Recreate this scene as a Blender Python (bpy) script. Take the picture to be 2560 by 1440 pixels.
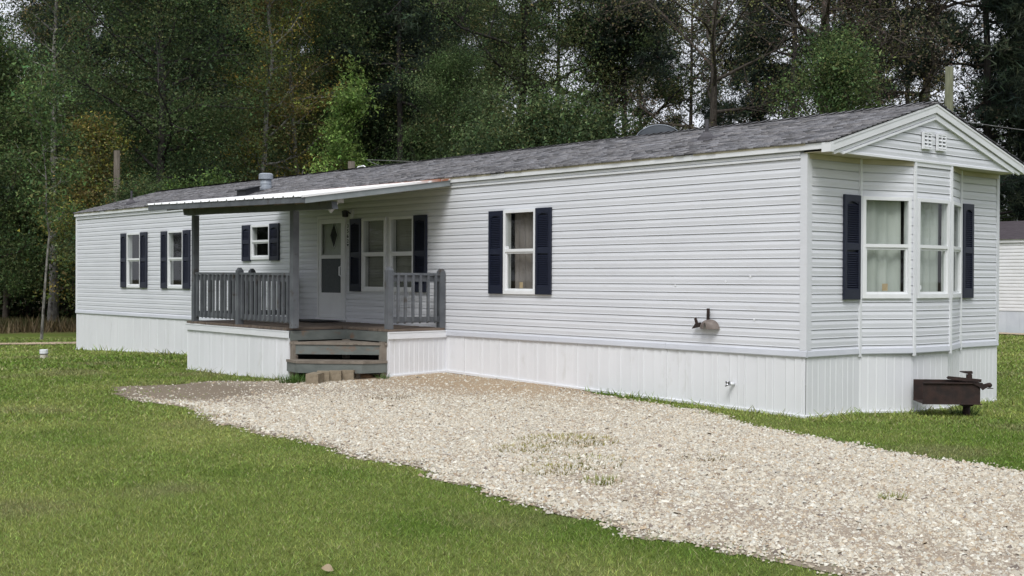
import bpy, math, random
import numpy as np
from mathutils import Vector, Matrix, noise as mnoise

scene = bpy.context.scene
for o in list(bpy.data.objects):
    bpy.data.objects.remove(o)
COL = scene.collection
R = math.radians

# ------------------------------------------------------------------ camera
cd = bpy.data.cameras.new('camera')
cam = bpy.data.objects.new('camera', cd)
COL.objects.link(cam)
yaw, pitch, roll = R(139.385), R(-0.427), R(0.249)
fw = Vector((math.cos(yaw) * math.cos(pitch), math.sin(yaw) * math.cos(pitch), math.sin(pitch)))
rt = Vector((math.sin(yaw), -math.cos(yaw), 0))
up = rt.cross(fw)
rt2 = math.cos(roll) * rt + math.sin(roll) * up
up2 = -math.sin(roll) * rt + math.cos(roll) * up
cam.matrix_world = Matrix((( rt2.x, up2.x, -fw.x, 8.4833), (rt2.y, up2.y, -fw.y, -11.6241),
                           (rt2.z, up2.z, -fw.z, 1.5336), (0, 0, 0, 1)))
cd.sensor_width = 36.0
cd.lens = 3121.5 / 2560 * 36
cd.clip_start = 0.1
cd.clip_end = 2000
scene.camera = cam
CAM = np.array([8.4833, -11.6241])

# ------------------------------------------------------------------ sky, sun, exposure
w = bpy.data.worlds.new('World')
scene.world = w
w.use_nodes = True
nt = w.node_tree
nt.nodes.clear()
SUN_EL, SUN_AZ = R(52), R(143)          # azimuth measured clockwise from +Y
sky = nt.nodes.new('ShaderNodeTexSky')
sky.sky_type = 'NISHITA'
sky.sun_disc = False
sky.sun_elevation = SUN_EL
sky.sun_rotation = SUN_AZ
sky.dust_density = 4.0
sky.air_density = 1.0
hs = nt.nodes.new('ShaderNodeHueSaturation')
hs.inputs['Saturation'].default_value = 0.22
mixc = nt.nodes.new('ShaderNodeMix')
mixc.data_type = 'RGBA'
mixc.inputs['Factor'].default_value = 0.72
mixc.inputs[7].default_value = (7.2, 7.5, 8.3, 1)      # even cloud cover
bg = nt.nodes.new('ShaderNodeBackground')
bg.inputs['Strength'].default_value = 0.105
wo = nt.nodes.new('ShaderNodeOutputWorld')
nt.links.new(sky.outputs[0], hs.inputs['Color'])
nt.links.new(hs.outputs[0], mixc.inputs[6])
nt.links.new(mixc.outputs[2], bg.inputs['Color'])
nt.links.new(bg.outputs[0], wo.inputs['Surface'])

sd = bpy.data.lights.new('sun', 'SUN')
sd.energy = 1.5
sd.angle = R(24)
sd.color = (1.0, 0.985, 0.96)
sun = bpy.data.objects.new('sun', sd)
COL.objects.link(sun)
sdir = Vector((math.sin(SUN_AZ) * math.cos(SUN_EL), math.cos(SUN_AZ) * math.cos(SUN_EL), math.sin(SUN_EL)))
sun.rotation_euler = sdir.to_track_quat('Z', 'Y').to_euler()
sun.location = (0, -10, 30)

vs = scene.view_settings
vs.view_transform = 'Standard'
vs.look = 'None'
vs.gamma = 1.0
vs.use_curve_mapping = False
vs.exposure = 0.50

# ------------------------------------------------------------------ helpers: materials
def mat(name):
    m = bpy.data.materials.new(name)
    m.use_nodes = True
    n = m.node_tree.nodes
    return m, n, m.node_tree.links, n['Principled BSDF']

def lerp_rgb(nodes, links, fac, a, b):
    mx = nodes.new('ShaderNodeMix')
    mx.data_type = 'RGBA'
    links.new(fac, mx.inputs['Factor'])
    for i, c in ((6, a), (7, b)):
        if hasattr(c, 'is_output'):
            links.new(c, mx.inputs[i])
        else:
            mx.inputs[i].default_value = (*c, 1)
    return mx.outputs[2]

def noise_fac(nodes, links, scale, detail=4, lo=0.35, hi=0.65, sc3=(1, 1, 1), rough=0.6, loc=(0, 0, 0)):
    tc = nodes.new('ShaderNodeTexCoord')
    mp = nodes.new('ShaderNodeMapping')
    mp.inputs['Scale'].default_value = sc3
    mp.inputs['Location'].default_value = loc
    nz = nodes.new('ShaderNodeTexNoise')
    nz.inputs['Scale'].default_value = scale
    nz.inputs['Detail'].default_value = detail
    nz.inputs['Roughness'].default_value = rough
    mr = nodes.new('ShaderNodeMapRange')
    mr.inputs['From Min'].default_value = lo
    mr.inputs['From Max'].default_value = hi
    links.new(tc.outputs['Object'], mp.inputs['Vector'])
    links.new(mp.outputs[0], nz.inputs['Vector'])
    links.new(nz.outputs['Fac'], mr.inputs['Value'])
    return mr.outputs[0]

def bump(nodes, links, bsdf, fac, strength=0.2, dist=0.01):
    b = nodes.new('ShaderNodeBump')
    b.inputs['Strength'].default_value = strength
    b.inputs['Distance'].default_value = dist
    links.new(fac, b.inputs['Height'])
    links.new(b.outputs[0], bsdf.inputs['Normal'])

def simple(name, c1, c2=None, scale=8, rough=0.6, sc3=(1, 1, 1), lo=0.35, hi=0.65, bmp=0.0, bdist=0.01, metal=0.0, c3=None, scale3=30, lo3=0.55, hi3=0.75, spec=0.4):
    m, n, l, b = mat(name)
    b.inputs['Roughness'].default_value = rough
    b.inputs['Metallic'].default_value = metal
    b.inputs['Specular IOR Level'].default_value = spec
    if c2 is None:
        b.inputs['Base Color'].default_value = (*c1, 1)
    else:
        f = noise_fac(n, l, scale, lo=lo, hi=hi, sc3=sc3)
        out = lerp_rgb(n, l, f, c1, c2)
        if c3 is not None:
            f3 = noise_fac(n, l, scale3, lo=lo3, hi=hi3, sc3=sc3, loc=(5, 3, 1))
            out = lerp_rgb(n, l, f3, out, c3)
        l.new(out, b.inputs['Base Color'])
        if bmp:
            bump(n, l, b, f, bmp, bdist)
    return m

def attr_mat(name, attr='col', rough=0.7, translucent=0.0, noise=None, spec=0.3, bmp=None):
    m, n, l, b = mat(name)
    a = n.new('ShaderNodeAttribute')
    a.attribute_name = attr
    b.inputs['Roughness'].default_value = rough
    b.inputs['Specular IOR Level'].default_value = spec
    out = a.outputs['Color']
    if noise:
        f = noise_fac(n, l, noise[0], lo=0.3, hi=0.7, detail=6)
        mu = n.new('ShaderNodeMix')
        mu.data_type = 'RGBA'
        mu.blend_type = 'MULTIPLY'
        mu.inputs['Factor'].default_value = 1.0
        gr = lerp_rgb(n, l, f, (noise[1],) * 3, (noise[2],) * 3)
        l.new(out, mu.inputs[6])
        l.new(gr, mu.inputs[7])
        out = mu.outputs[2]
        if bmp:
            bump(n, l, b, f, *bmp)
    l.new(out, b.inputs['Base Color'])
    if translucent:
        tr = n.new('ShaderNodeBsdfTranslucent')
        mx = n.new('ShaderNodeMixShader')
        mx.inputs[0].default_value = translucent
        l.new(out, tr.inputs['Color'])
        l.new(b.outputs[0], mx.inputs[1])
        l.new(tr.outputs[0], mx.inputs[2])
        l.new(mx.outputs[0], n['Material Output'].inputs['Surface'])
    return m

M = {}
M['siding'] = simple('vinyl_siding', (0.61, 0.625, 0.66), (0.67, 0.685, 0.72), scale=1.3, rough=0.45, lo=0.3, hi=0.7, sc3=(0.6, 0.6, 2.0), c3=(0.57, 0.575, 0.58), scale3=6, lo3=0.6, hi3=0.85)
M['band'] = simple('band_metal', (0.54, 0.56, 0.61), (0.59, 0.61, 0.66), scale=2, rough=0.4)
M['skirt'] = simple('skirting_vinyl', (0.70, 0.71, 0.735), (0.75, 0.76, 0.785), scale=1.2, rough=0.4, sc3=(1, 1, 0.5), c3=(0.56, 0.56, 0.54), scale3=3.5, lo3=0.62, hi3=0.85)
M['white'] = simple('white_trim', (0.705, 0.72, 0.745), (0.76, 0.775, 0.80), scale=2.5, rough=0.4)
M['fascia'] = simple('white_fascia', (0.69, 0.705, 0.725), (0.75, 0.765, 0.785), scale=1.7, rough=0.45, sc3=(1, 1, 3), c3=(0.52, 0.47, 0.40), scale3=2.3, lo3=0.74, hi3=0.9)
M['soffit'] = simple('soffit_vinyl', (0.46, 0.42, 0.31), (0.54, 0.50, 0.38), scale=2, rough=0.5)
M['shutter'] = simple('navy_shutter', (0.010, 0.013, 0.028), (0.014, 0.018, 0.036), scale=4, rough=0.42)
M['frame'] = simple('window_frame_white', (0.72, 0.735, 0.75), (0.78, 0.795, 0.81), scale=3, rough=0.35)
M['jamb'] = simple('window_jamb', (0.56, 0.58, 0.57), (0.66, 0.67, 0.66), scale=3, rough=0.5)
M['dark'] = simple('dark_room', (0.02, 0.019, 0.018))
M['curtain_brown'] = simple('brown_curtain', (0.17, 0.148, 0.135), (0.24, 0.212, 0.195), scale=6, rough=0.9, sc3=(1, 1, 0.2))
M['curtain_green'] = simple('pale_drape', (0.42, 0.45, 0.415), (0.52, 0.55, 0.51), scale=4, rough=0.9, sc3=(1, 1, 0.2))
M['curtain_dark'] = simple('dark_curtain', (0.06, 0.052, 0.048), (0.11, 0.10, 0.09), scale=6, rough=0.9, sc3=(1, 1, 0.2))
M['blind'] = simple('window_blind', (0.36, 0.36, 0.33), (0.42, 0.42, 0.39), scale=3, rough=0.6)
M['greypaint'] = simple('grey_painted_wood', (0.088, 0.096, 0.108), (0.135, 0.145, 0.158), scale=3, rough=0.65, sc3=(1, 1, 1), bmp=0.15, c3=(0.065, 0.055, 0.048), scale3=7, lo3=0.60, hi3=0.72)
M['steppaint'] = simple('worn_step_paint', (0.108, 0.122, 0.114), (0.155, 0.17, 0.16), scale=3, rough=0.7, sc3=(1, 1, 2), bmp=0.1, c3=(0.17, 0.115, 0.08), scale3=3, lo3=0.56, hi3=0.66)
M['deckwood'] = simple('worn_deck_wood', (0.10, 0.078, 0.062), (0.175, 0.135, 0.105), scale=4, rough=0.8, sc3=(4, 0.6, 1), bmp=0.2, c3=(0.08, 0.078, 0.078), scale3=3, lo3=0.55, hi3=0.7)
M['tread'] = simple('bare_tread_wood', (0.155, 0.132, 0.108), (0.235, 0.205, 0.170), scale=5, rough=0.85, bmp=0.2, c3=(0.075, 0.055, 0.045), scale3=6, lo3=0.6, hi3=0.7)
M['ply'] = simple('porch_ceiling_ply', (0.16, 0.13, 0.095), (0.22, 0.18, 0.13), scale=5, rough=0.8)
M['fasciagrey'] = simple('porch_fascia_paint', (0.20, 0.225, 0.23), (0.26, 0.285, 0.295), scale=3, rough=0.6)
M['doorwhite'] = simple('storm_door_white', (0.68, 0.69, 0.70), (0.74, 0.75, 0.76), scale=3, rough=0.4)
M['doorinner'] = simple('inner_door', (0.42, 0.44, 0.39), (0.46, 0.48, 0.43), scale=3, rough=0.5)
M['screen'] = simple('door_screen', (0.075, 0.085, 0.09), (0.095, 0.105, 0.11), scale=30, rough=0.8)
M['black'] = simple('black_rubber', (0.012, 0.012, 0.014), (0.022, 0.021, 0.022), scale=20, rough=0.8)
M['blackmetal'] = simple('black_metal', (0.015, 0.016, 0.02), rough=0.5)
M['pvc'] = simple('grey_pvc', (0.24, 0.27, 0.31), (0.31, 0.34, 0.38), scale=6, rough=0.5)
M['boot'] = simple('vent_boot', (0.05, 0.048, 0.055), (0.085, 0.08, 0.088), scale=9, rough=0.7)
M['dish'] = simple('dish_metal', (0.115, 0.13, 0.15), (0.15, 0.165, 0.185), scale=2, rough=0.5)
M['rust'] = simple('rusty_iron', (0.020, 0.014, 0.013), (0.040, 0.022, 0.018), scale=9, rough=0.85, bmp=0.3, c3=(0.075, 0.038, 0.026), scale3=14, lo3=0.66, hi3=0.8)
M['tanmetal'] = simple('faded_brown_enamel', (0.12, 0.098, 0.086), (0.19, 0.16, 0.145), scale=9, rough=0.6)
M['block'] = simple('concrete_block', (0.20, 0.165, 0.115), (0.28, 0.235, 0.17), scale=14, rough=0.95, bmp=0.4, c3=(0.17, 0.14, 0.10), scale3=5, lo3=0.58, hi3=0.72)
M['pole'] = simple('treated_pole', (0.085, 0.092, 0.055), (0.15, 0.155, 0.10), scale=4, rough=0.9, sc3=(5, 5, 0.5), bmp=0.3, c3=(0.05, 0.05, 0.03), scale3=9, lo3=0.68, hi3=0.74)
M['polegrey'] = simple('weathered_pole', (0.075, 0.064, 0.05), (0.13, 0.112, 0.09), scale=4, rough=0.9, sc3=(5, 5, 0.5), bmp=0.3)
M['wire'] = simple('wire', (0.14, 0.14, 0.14), rough=0.6)
M['wiredark'] = simple('dark_wire', (0.06, 0.06, 0.065), rough=0.6)
M['metalwhite'] = None
M['chrome'] = simple('chrome', (0.35, 0.35, 0.37), rough=0.25, metal=1.0)
M['nbwall'] = simple('neighbour_siding', (0.7, 0.7, 0.71), (0.78, 0.78, 0.79), scale=2, rough=0.5)
M['nbskirt'] = simple('neighbour_skirting', (0.55, 0.58, 0.64), (0.62, 0.65, 0.7), scale=2, rough=0.5)
M['nbroof'] = simple('neighbour_shingles', (0.045, 0.036, 0.042), (0.07, 0.058, 0.066), scale=5, rough=0.9, sc3=(1, 3, 1), bmp=0.4)
M['bark'] = simple('bark_brown', (0.045, 0.038, 0.032), (0.10, 0.085, 0.07), scale=6, rough=0.95, sc3=(2, 2, 0.5), bmp=0.6, bdist=0.05)
M['barkdark'] = simple('bark_dark', (0.022, 0.02, 0.02), (0.05, 0.043, 0.04), scale=6, rough=0.95, sc3=(2, 2, 0.5), bmp=0.6, bdist=0.05)
M['barkpale'] = simple('bark_pale', (0.11, 0.105, 0.095), (0.30, 0.29, 0.265), scale=5, rough=0.9, sc3=(1.5, 1.5, 0.8), bmp=0.4, bdist=0.04, c3=(0.05, 0.045, 0.04), scale3=3, lo3=0.55, hi3=0.65)
M['leaf'] = attr_mat('leaves', rough=0.8, translucent=0.34, spec=0.12)
M['blade'] = attr_mat('grass_blades', rough=0.6, translucent=0.25, spec=0.3)
M['stone'] = attr_mat('gravel_stones', rough=0.85, noise=(60, 0.8, 1.1))
M['shingle'] = attr_mat('asphalt_shingles', rough=0.95, noise=(70, 0.7, 1.25), spec=0.2, bmp=(0.4, 0.004))
M['ground'] = attr_mat('lawn_soil', rough=0.95, noise=(22, 0.6, 1.35), spec=0.1, bmp=(0.5, 0.03))
M['drive'] = attr_mat('sandy_driveway', rough=0.95, noise=(80, 0.72, 1.25), spec=0.1, bmp=(0.35, 0.012))

def white_metal():
    m, n, l, b = mat('white_roof_metal')
    b.inputs['Roughness'].default_value = 0.35
    tc = n.new('ShaderNodeTexCoord')
    sx = n.new('ShaderNodeSeparateXYZ')
    l.new(tc.outputs['Object'], sx.inputs[0])
    mr = n.new('ShaderNodeMapRange')            # rust creeps in along the flashing at the house
    mr.inputs['From Min'].default_value = -0.75
    mr.inputs['From Max'].default_value = -0.25
    l.new(sx.outputs['Y'], mr.inputs['Value'])
    f = noise_fac(n, l, 2.5, lo=0.42, hi=0.5, sc3=(1, 2, 1))
    mu = n.new('ShaderNodeMath')
    mu.operation = 'MULTIPLY'
    l.new(mr.outputs[0], mu.inputs[0])
    l.new(f, mu.inputs[1])
    l.new(lerp_rgb(n, l, mu.outputs[0], (0.82, 0.82, 0.82), (0.33, 0.14, 0.085)), b.inputs['Base Color'])
    return m
M['metalwhite'] = white_metal()

def glass():
    m, n, l, b = mat('window_glass')
    n.remove(b)
    tr = n.new('ShaderNodeBsdfTransparent')
    tr.inputs['Color'].default_value = (0.88, 0.90, 0.89, 1)
    gl = n.new('ShaderNodeBsdfGlossy')
    gl.inputs['Roughness'].default_value = 0.02
    fr = n.new('ShaderNodeFresnel')
    ge = n.new('ShaderNodeNewGeometry')           # same reflectance from both sides: the pane is thin
    io = n.new('ShaderNodeMapRange')
    io.inputs['To Min'].default_value = 1.5
    io.inputs['To Max'].default_value = 1 / 1.5
    l.new(ge.outputs['Backfacing'], io.inputs['Value'])
    l.new(io.outputs[0], fr.inputs['IOR'])
    mx = n.new('ShaderNodeMixShader')
    l.new(fr.outputs[0], mx.inputs[0])
    l.new(tr.outputs[0], mx.inputs[1])
    l.new(gl.outputs[0], mx.inputs[2])
    l.new(mx.outputs[0], n['Material Output'].inputs['Surface'])
    return m
M['glass'] = glass()

# ------------------------------------------------------------------ helpers: meshes
class MB:
    def __init__(s):
        s.v = []
        s.f = []
    def pts(s, P, F):
        o = len(s.v)
        s.v += [tuple(p) for p in P]
        s.f += [tuple(i + o for i in f) for f in F]
        return s
    def box(s, x0, x1, y0, y1, z0, z1):
        return s.pts([(x0, y0, z0), (x1, y0, z0), (x1, y1, z0), (x0, y1, z0), (x0, y0, z1), (x1, y0, z1), (x1, y1, z1), (x0, y1, z1)],
                     [(3, 2, 1, 0), (4, 5, 6, 7), (0, 1, 5, 4), (1, 2, 6, 5), (2, 3, 7, 6), (3, 0, 4, 7)])
    def bar(s, a, b, wd, ht, upv=(0, 0, 1)):
        a, b = Vector(a), Vector(b)
        d = (b - a).normalized()
        u = Vector(upv)
        r = d.cross(u).normalized()
        u = r.cross(d).normalized()
        P = []
        for q in (a, b):
            for sr, su in ((-1, -1), (1, -1), (1, 1), (-1, 1)):
                P.append(q + r * wd / 2 * sr + u * ht / 2 * su)
        return s.pts(P, [(0, 1, 2, 3), (7, 6, 5, 4), (0, 4, 5, 1), (1, 5, 6, 2), (2, 6, 7, 3), (3, 7, 4, 0)])
    def prism(s, poly, z0, z1):
        n = len(poly)
        P = [(x, y, z0) for x, y in poly] + [(x, y, z1) for x, y in poly]
        F = [tuple(reversed(range(n))), tuple(range(n, 2 * n))] + [(i, (i + 1) % n, n + (i + 1) % n, n + i) for i in range(n)]
        return s.pts(P, F)
    def extr(s, poly, d):
        n = len(poly)
        P = [Vector(p) for p in poly] + [Vector(p) + Vector(d) for p in poly]
        F = [tuple(reversed(range(n))), tuple(range(n, 2 * n))] + [(i, (i + 1) % n, n + (i + 1) % n, n + i) for i in range(n)]
        return s.pts(P, F)
    def tube(s, path, radii, n=8, cap=True):
        path = [Vector(p) for p in path]
        rings = []
        base = len(s.v)
        for i, p in enumerate(path):
            d = (path[min(i + 1, len(path) - 1)] - path[max(i - 1, 0)]).normalized()
            a = d.cross(Vector((0.31, 0.95, 0.05))).normalized() if abs(d.z) > 0.5 else d.cross(Vector((0, 0, 1))).normalized()
            b = d.cross(a)
            r = radii[i] if hasattr(radii, '__len__') else radii
            for k in range(n):
                t = 2 * math.pi * k / n
                s.v.append(tuple(p + a * r * math.cos(t) + b * r * math.sin(t)))
        for i in range(len(path) - 1):
            for k in range(n):
                s.f.append((base + i * n + k, base + i * n + (k + 1) % n, base + (i + 1) * n + (k + 1) % n, base + (i + 1) * n + k))
        if cap:
            s.f.append(tuple(base + k for k in reversed(range(n))))
            s.f.append(tuple(base + (len(path) - 1) * n + k for k in range(n)))
        return s
    def mesh(s, name, smooth=False):
        me = bpy.data.meshes.new(name)
        me.from_pydata(s.v, [], s.f)
        if smooth:
            me.polygons.foreach_set('use_smooth', [True] * len(me.polygons))
        me.update()
        return me
    def obj(s, name, m, parent=None, smooth=False, mw=None):
        return link(name, s.mesh(name, smooth), m, parent, mw)

def link(name, me, m, parent=None, mw=None):
    if m is not None and not me.materials:
        me.materials.append(M[m] if isinstance(m, str) else m)
    o = bpy.data.objects.new(name, me)
    COL.objects.link(o)
    if parent:
        o.parent = parent
    if mw is not None:
        o.matrix_basis = mw
    return o

def tag(o, label=None, cat=None, group=None, kind=None):
    if label: o['label'] = label
    if cat: o['category'] = cat
    if group: o['group'] = group
    if kind: o['kind'] = kind
    return o

def thing(name, label, cat, loc=(0, 0, 0), rz=0.0, group=None):
    o = bpy.data.objects.new(name, None)
    COL.objects.link(o)
    o.empty_display_size = 0.3
    o.location = loc
    o.rotation_euler = (0, 0, rz)
    return tag(o, label, cat, group)

def npmesh(name, verts, faces_flat, nper, cols=None, smooth=False):
    """mesh from arrays: verts (N,3), faces_flat index array, nper verts a face, optional point colours"""
    me = bpy.data.meshes.new(name)
    nv = len(verts)
    nf = len(faces_flat) // nper
    me.vertices.add(nv)
    me.vertices.foreach_set('co', np.ascontiguousarray(verts, dtype=np.float32).ravel())
    me.loops.add(nf * nper)
    me.loops.foreach_set('vertex_index', np.ascontiguousarray(faces_flat, dtype=np.int32).ravel())
    me.polygons.add(nf)
    me.polygons.foreach_set('loop_start', np.arange(0, nf * nper, nper, dtype=np.int32))
    me.polygons.foreach_set('loop_total', np.full(nf, nper, dtype=np.int32))
    if smooth:
        me.polygons.foreach_set('use_smooth', np.ones(nf, dtype=bool))
    if cols is not None:
        a = me.color_attributes.new('col', 'FLOAT_COLOR', 'POINT')
        c4 = np.ones((nv, 4), dtype=np.float32)
        c4[:, :3] = cols
        a.data.foreach_set('color', c4.ravel())
    me.update(calc_edges=True)
    return me

def vnoise(x, y, seed=0):
    """smooth 2-D value noise, 0..1"""
    x = np.asarray(x, float)
    y = np.asarray(y, float)
    xi = np.floor(x).astype(np.int64)
    yi = np.floor(y).astype(np.int64)
    fx = x - xi
    fy = y - yi
    fx = fx * fx * (3 - 2 * fx)
    fy = fy * fy * (3 - 2 * fy)
    def h(i, j):
        n = (i * 374761393 + j * 668265263 + seed * 1442695041) & 0xffffffff
        n = ((n ^ (n >> 13)) * 1274126177) & 0xffffffff
        return ((n ^ (n >> 16)) & 0xffff) / 65535.0
    return (h(xi, yi) * (1 - fx) + h(xi + 1, yi) * fx) * (1 - fy) + (h(xi, yi + 1) * (1 - fx) + h(xi + 1, yi + 1) * fx) * fy

def fnoise(x, y, sc, seed=0, o=3):
    t = 0
    a = 0.55
    for k in range(o):
        t = t + a * vnoise(x * sc * 2 ** k, y * sc * 2 ** k, seed + k * 7)
        a *= 0.5
    return t / (0.55 * (2 - 0.5 ** (o - 1)))

def inpoly(x, y, poly):
    x = np.asarray(x)
    y = np.asarray(y)
    r = np.zeros(x.shape, bool)
    n = len(poly)
    for i in range(n):
        x0, y0 = poly[i]
        x1, y1 = poly[(i + 1) % n]
        c = ((y0 > y) != (y1 > y)) & (x < (x1 - x0) * (y - y0) / (y1 - y0 + 1e-12) + x0)
        r ^= c
    return r

# ------------------------------------------------------------------ terrain
def gz(x, y):
    x = np.asarray(x, float)
    y = np.asarray(y, float)
    z = np.interp(x, [-400, -60, -30, -21, -15, -11, -6.6, 0, 400], [-0.7, -0.45, -0.29, -0.225, -0.06, -0.03, -0.015, -0.02, -0.02])
    mound = np.interp(x, [-9.5, -6.8, -3, 0.5], [0, 1, 0.45, 0]) * 0.11 * np.exp(-(np.maximum(0, -y) / 2.0) ** 2) * (y < 1.5)
    back = np.interp(y, [0, 4.3, 12, 20], [0, -0.06, -0.04, 0.02])
    return z + mound + back + 0.02 * (fnoise(x, y, 0.5, 3) - 0.5)

DRIVE = [(-7.3, -4.95), (-5.43, -5.02), (-4.0, -5.28), (-2.72, -5.40), (-1.41, -5.47), (-0.2, -5.59), (0.78, -5.74), (1.69, -5.90),
         (2.57, -6.13), (3.19, -6.18), (3.62, -6.02), (4.13, -6.07), (4.6, -6.24), (6.0, -6.9), (8.5, -8.3), (14, -11.5), (30, -20), (30, -8), (14, -2.6), (8.0, -1.9), (5.0, -1.66),
         (3.4, -1.67), (2.65, -1.68), (1.94, -1.52), (1.05, -1.2), (-0.06, -0.74), (-1.03, -0.42), (-2.15, -0.22), (-3.1, -0.12),
         (-4.0, 0.3), (-6.6, 0.3), (-7.72, 0.3), (-7.72, -2.3), (-8.6, -2.9), (-8.4, -3.6), (-8.5, -4.4)]
def drive_dist(x, y):
    """signed-ish: positive inside the gravel, wobbly edge"""
    d = np.full(np.shape(x), 1e9)
    n = len(DRIVE)
    for i in range(n):
        ax, ay = DRIVE[i]
        bx, by = DRIVE[(i + 1) % n]
        dx, dy = bx - ax, by - ay
        t = np.clip(((x - ax) * dx + (y - ay) * dy) / (dx * dx + dy * dy), 0, 1)
        d = np.minimum(d, np.hypot(x - ax - t * dx, y - ay - t * dy))
    s = np.where(inpoly(x, y, DRIVE), d, -d)
    return s + 0.42 * (fnoise(x, y, 1.1, 11) - 0.5) + 0.26 * (fnoise(x, y, 4, 19) - 0.5)

def lawn_colour(x, y):
    n1 = fnoise(x, y, 0.35, 21)
    n2 = fnoise(x, y, 1.3, 33)
    n3 = fnoise(x * 0.5 + y * 0.8, (x * 0.8 - y * 0.5) * 0.25, 0.55, 45)      # faint mowing bands
    t = np.clip(0.5 + (n1 - 0.5) * 1.2 + (n2 - 0.5) * 1.1 + (n3 - 0.5) * 1.0, 0, 1)[..., None]
    a = np.array([0.132, 0.212, 0.031])
    b = np.array([0.278, 0.325, 0.088])
    c = a * (1 - t) + b * t
    dry = np.clip((fnoise(x, y, 0.8, 57) - 0.60) * 3.2, 0, 0.6)[..., None]
    return c * (1 - dry) + np.array([0.25, 0.24, 0.11]) * dry

xs = np.unique(np.concatenate([[-900, -500, -300, -200, -140, -100], np.arange(-80, -30, 1.0), np.arange(-30, 12, 0.3), np.arange(12, 40, 2.0), [60, 100, 200, 500, 900]]).round(3))
ys = np.unique(np.concatenate([[-900, -400, -150, -60, -35, -25], np.arange(-18, 10, 0.3), np.arange(10, 80, 1.5), [100, 140, 200, 300, 500, 900]]).round(3))
gx, gy = np.meshgrid(xs, ys, indexing='ij')
gzv = gz(gx, gy)
lc = lawn_colour(gx, gy) * 0.5
fw_ = np.clip((-gx - 31 - 0.25 * gy + 6 * (fnoise(gx, gy, 0.12, 5) - 0.5)) / 4, 0, 1)[..., None]     # weedy field and wood floor to the left
far = np.clip((gy - 27 + 4 * (fnoise(gx, gy, 0.2, 8) - 0.5)) / 6, 0, 1)[..., None]
wood = np.maximum(fw_, far)
nn = fnoise(gx, gy, 0.4, 71)[..., None]
woodc = np.array([0.075, 0.05, 0.034]) * (1 - nn) + np.array([0.085, 0.085, 0.035]) * nn
lc = lc * (1 - wood) + woodc * wood
nx, ny = len(xs), len(ys)
idx = np.arange(nx * ny).reshape(nx, ny)
quads = np.stack([idx[:-1, :-1], idx[1:, :-1], idx[1:, 1:], idx[:-1, 1:]], -1).reshape(-1)
me = npmesh('ground', np.stack([gx, gy, gzv], -1).reshape(-1, 3), quads, 4, lc.reshape(-1, 3), True)
tag(link('ground', me, 'ground'), kind='structure')

# driveway sheet
st = 0.07
dx = np.arange(-9.2, 12, st)
dy = np.arange(-11, 0.6, st)
ax, ay = np.meshgrid(dx, dy, indexing='ij')
ds = drive_dist(ax, ay)
az = gz(ax, ay) + 0.004 + 0.010 * np.clip(ds / 0.5, 0, 1)
nn = fnoise(ax, ay, 0.9, 81)
sand = np.array([0.34, 0.28, 0.21])
soil = np.array([0.19, 0.155, 0.115])
grey = np.array([0.28, 0.24, 0.20])
c = grey[None, None] * (1 - nn[..., None]) + sand[None, None] * nn[..., None]
tanw = np.clip(1.45 - np.hypot((ax + 5.4) / 3.2, (ay + 0.4) / 1.35), 0, 1)[..., None]
c = c * (1 - tanw) + np.array([0.36, 0.275, 0.185]) * tanw
soilw = np.clip(2.0 - np.hypot((ax + 7.5) / 1.4, (ay + 4.1) / 0.85), 0, 1)[..., None] * 0.9
c = c * (1 - soilw) + soil * soilw
edge = np.clip(1 - ds / 0.45, 0, 1)[..., None] * 0.6
c = c * (1 - edge) + np.array([0.20, 0.165, 0.125]) * edge
dn, dm = len(dx), len(dy)
idx = np.arange(dn * dm).reshape(dn, dm)
cellin = (ds[:-1, :-1] > 0) & (ds[1:, :-1] > 0) & (ds[1:, 1:] > 0) & (ds[:-1, 1:] > 0)
q = np.stack([idx[:-1, :-1], idx[1:, :-1], idx[1:, 1:], idx[:-1, 1:]], -1)[cellin].reshape(-1)
me = npmesh('driveway', np.stack([ax, ay, az], -1).reshape(-1, 3), q, 4, c.reshape(-1, 3), True)
tag(link('driveway', me, 'drive'), kind='structure')

# sandy track beyond the far corner of the home
tx = np.arange(-31.5, -20.5, 0.12)
ty = np.arange(-6, 8, 0.12)
ax, ay = np.meshgrid(tx, ty, indexing='ij')
u = (ax + 25.1) - 0.22 * (ay - 0)
ds = 0.75 - np.abs(u) * 0.75 + 1.0 * (fnoise(ax, ay, 0.9, 91) - 0.55)
idx = np.arange(ax.size).reshape(ax.shape)
cellin = (ds[:-1, :-1] > 0) & (ds[1:, :-1] > 0) & (ds[1:, 1:] > 0) & (ds[:-1, 1:] > 0)
q = np.stack([idx[:-1, :-1], idx[1:, :-1], idx[1:, 1:], idx[:-1, 1:]], -1)[cellin].reshape(-1)
cc = np.broadcast_to(np.array([0.42, 0.33, 0.24]), ax.shape + (3,)) * (0.75 + 0.5 * fnoise(ax, ay, 2, 4))[..., None]
me = npmesh('path', np.stack([ax, ay, gz(ax, ay) + 0.03], -1).reshape(-1, 3), q, 4, cc.reshape(-1, 3), True)
tag(link('path', me, 'drive'), kind='structure')
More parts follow.
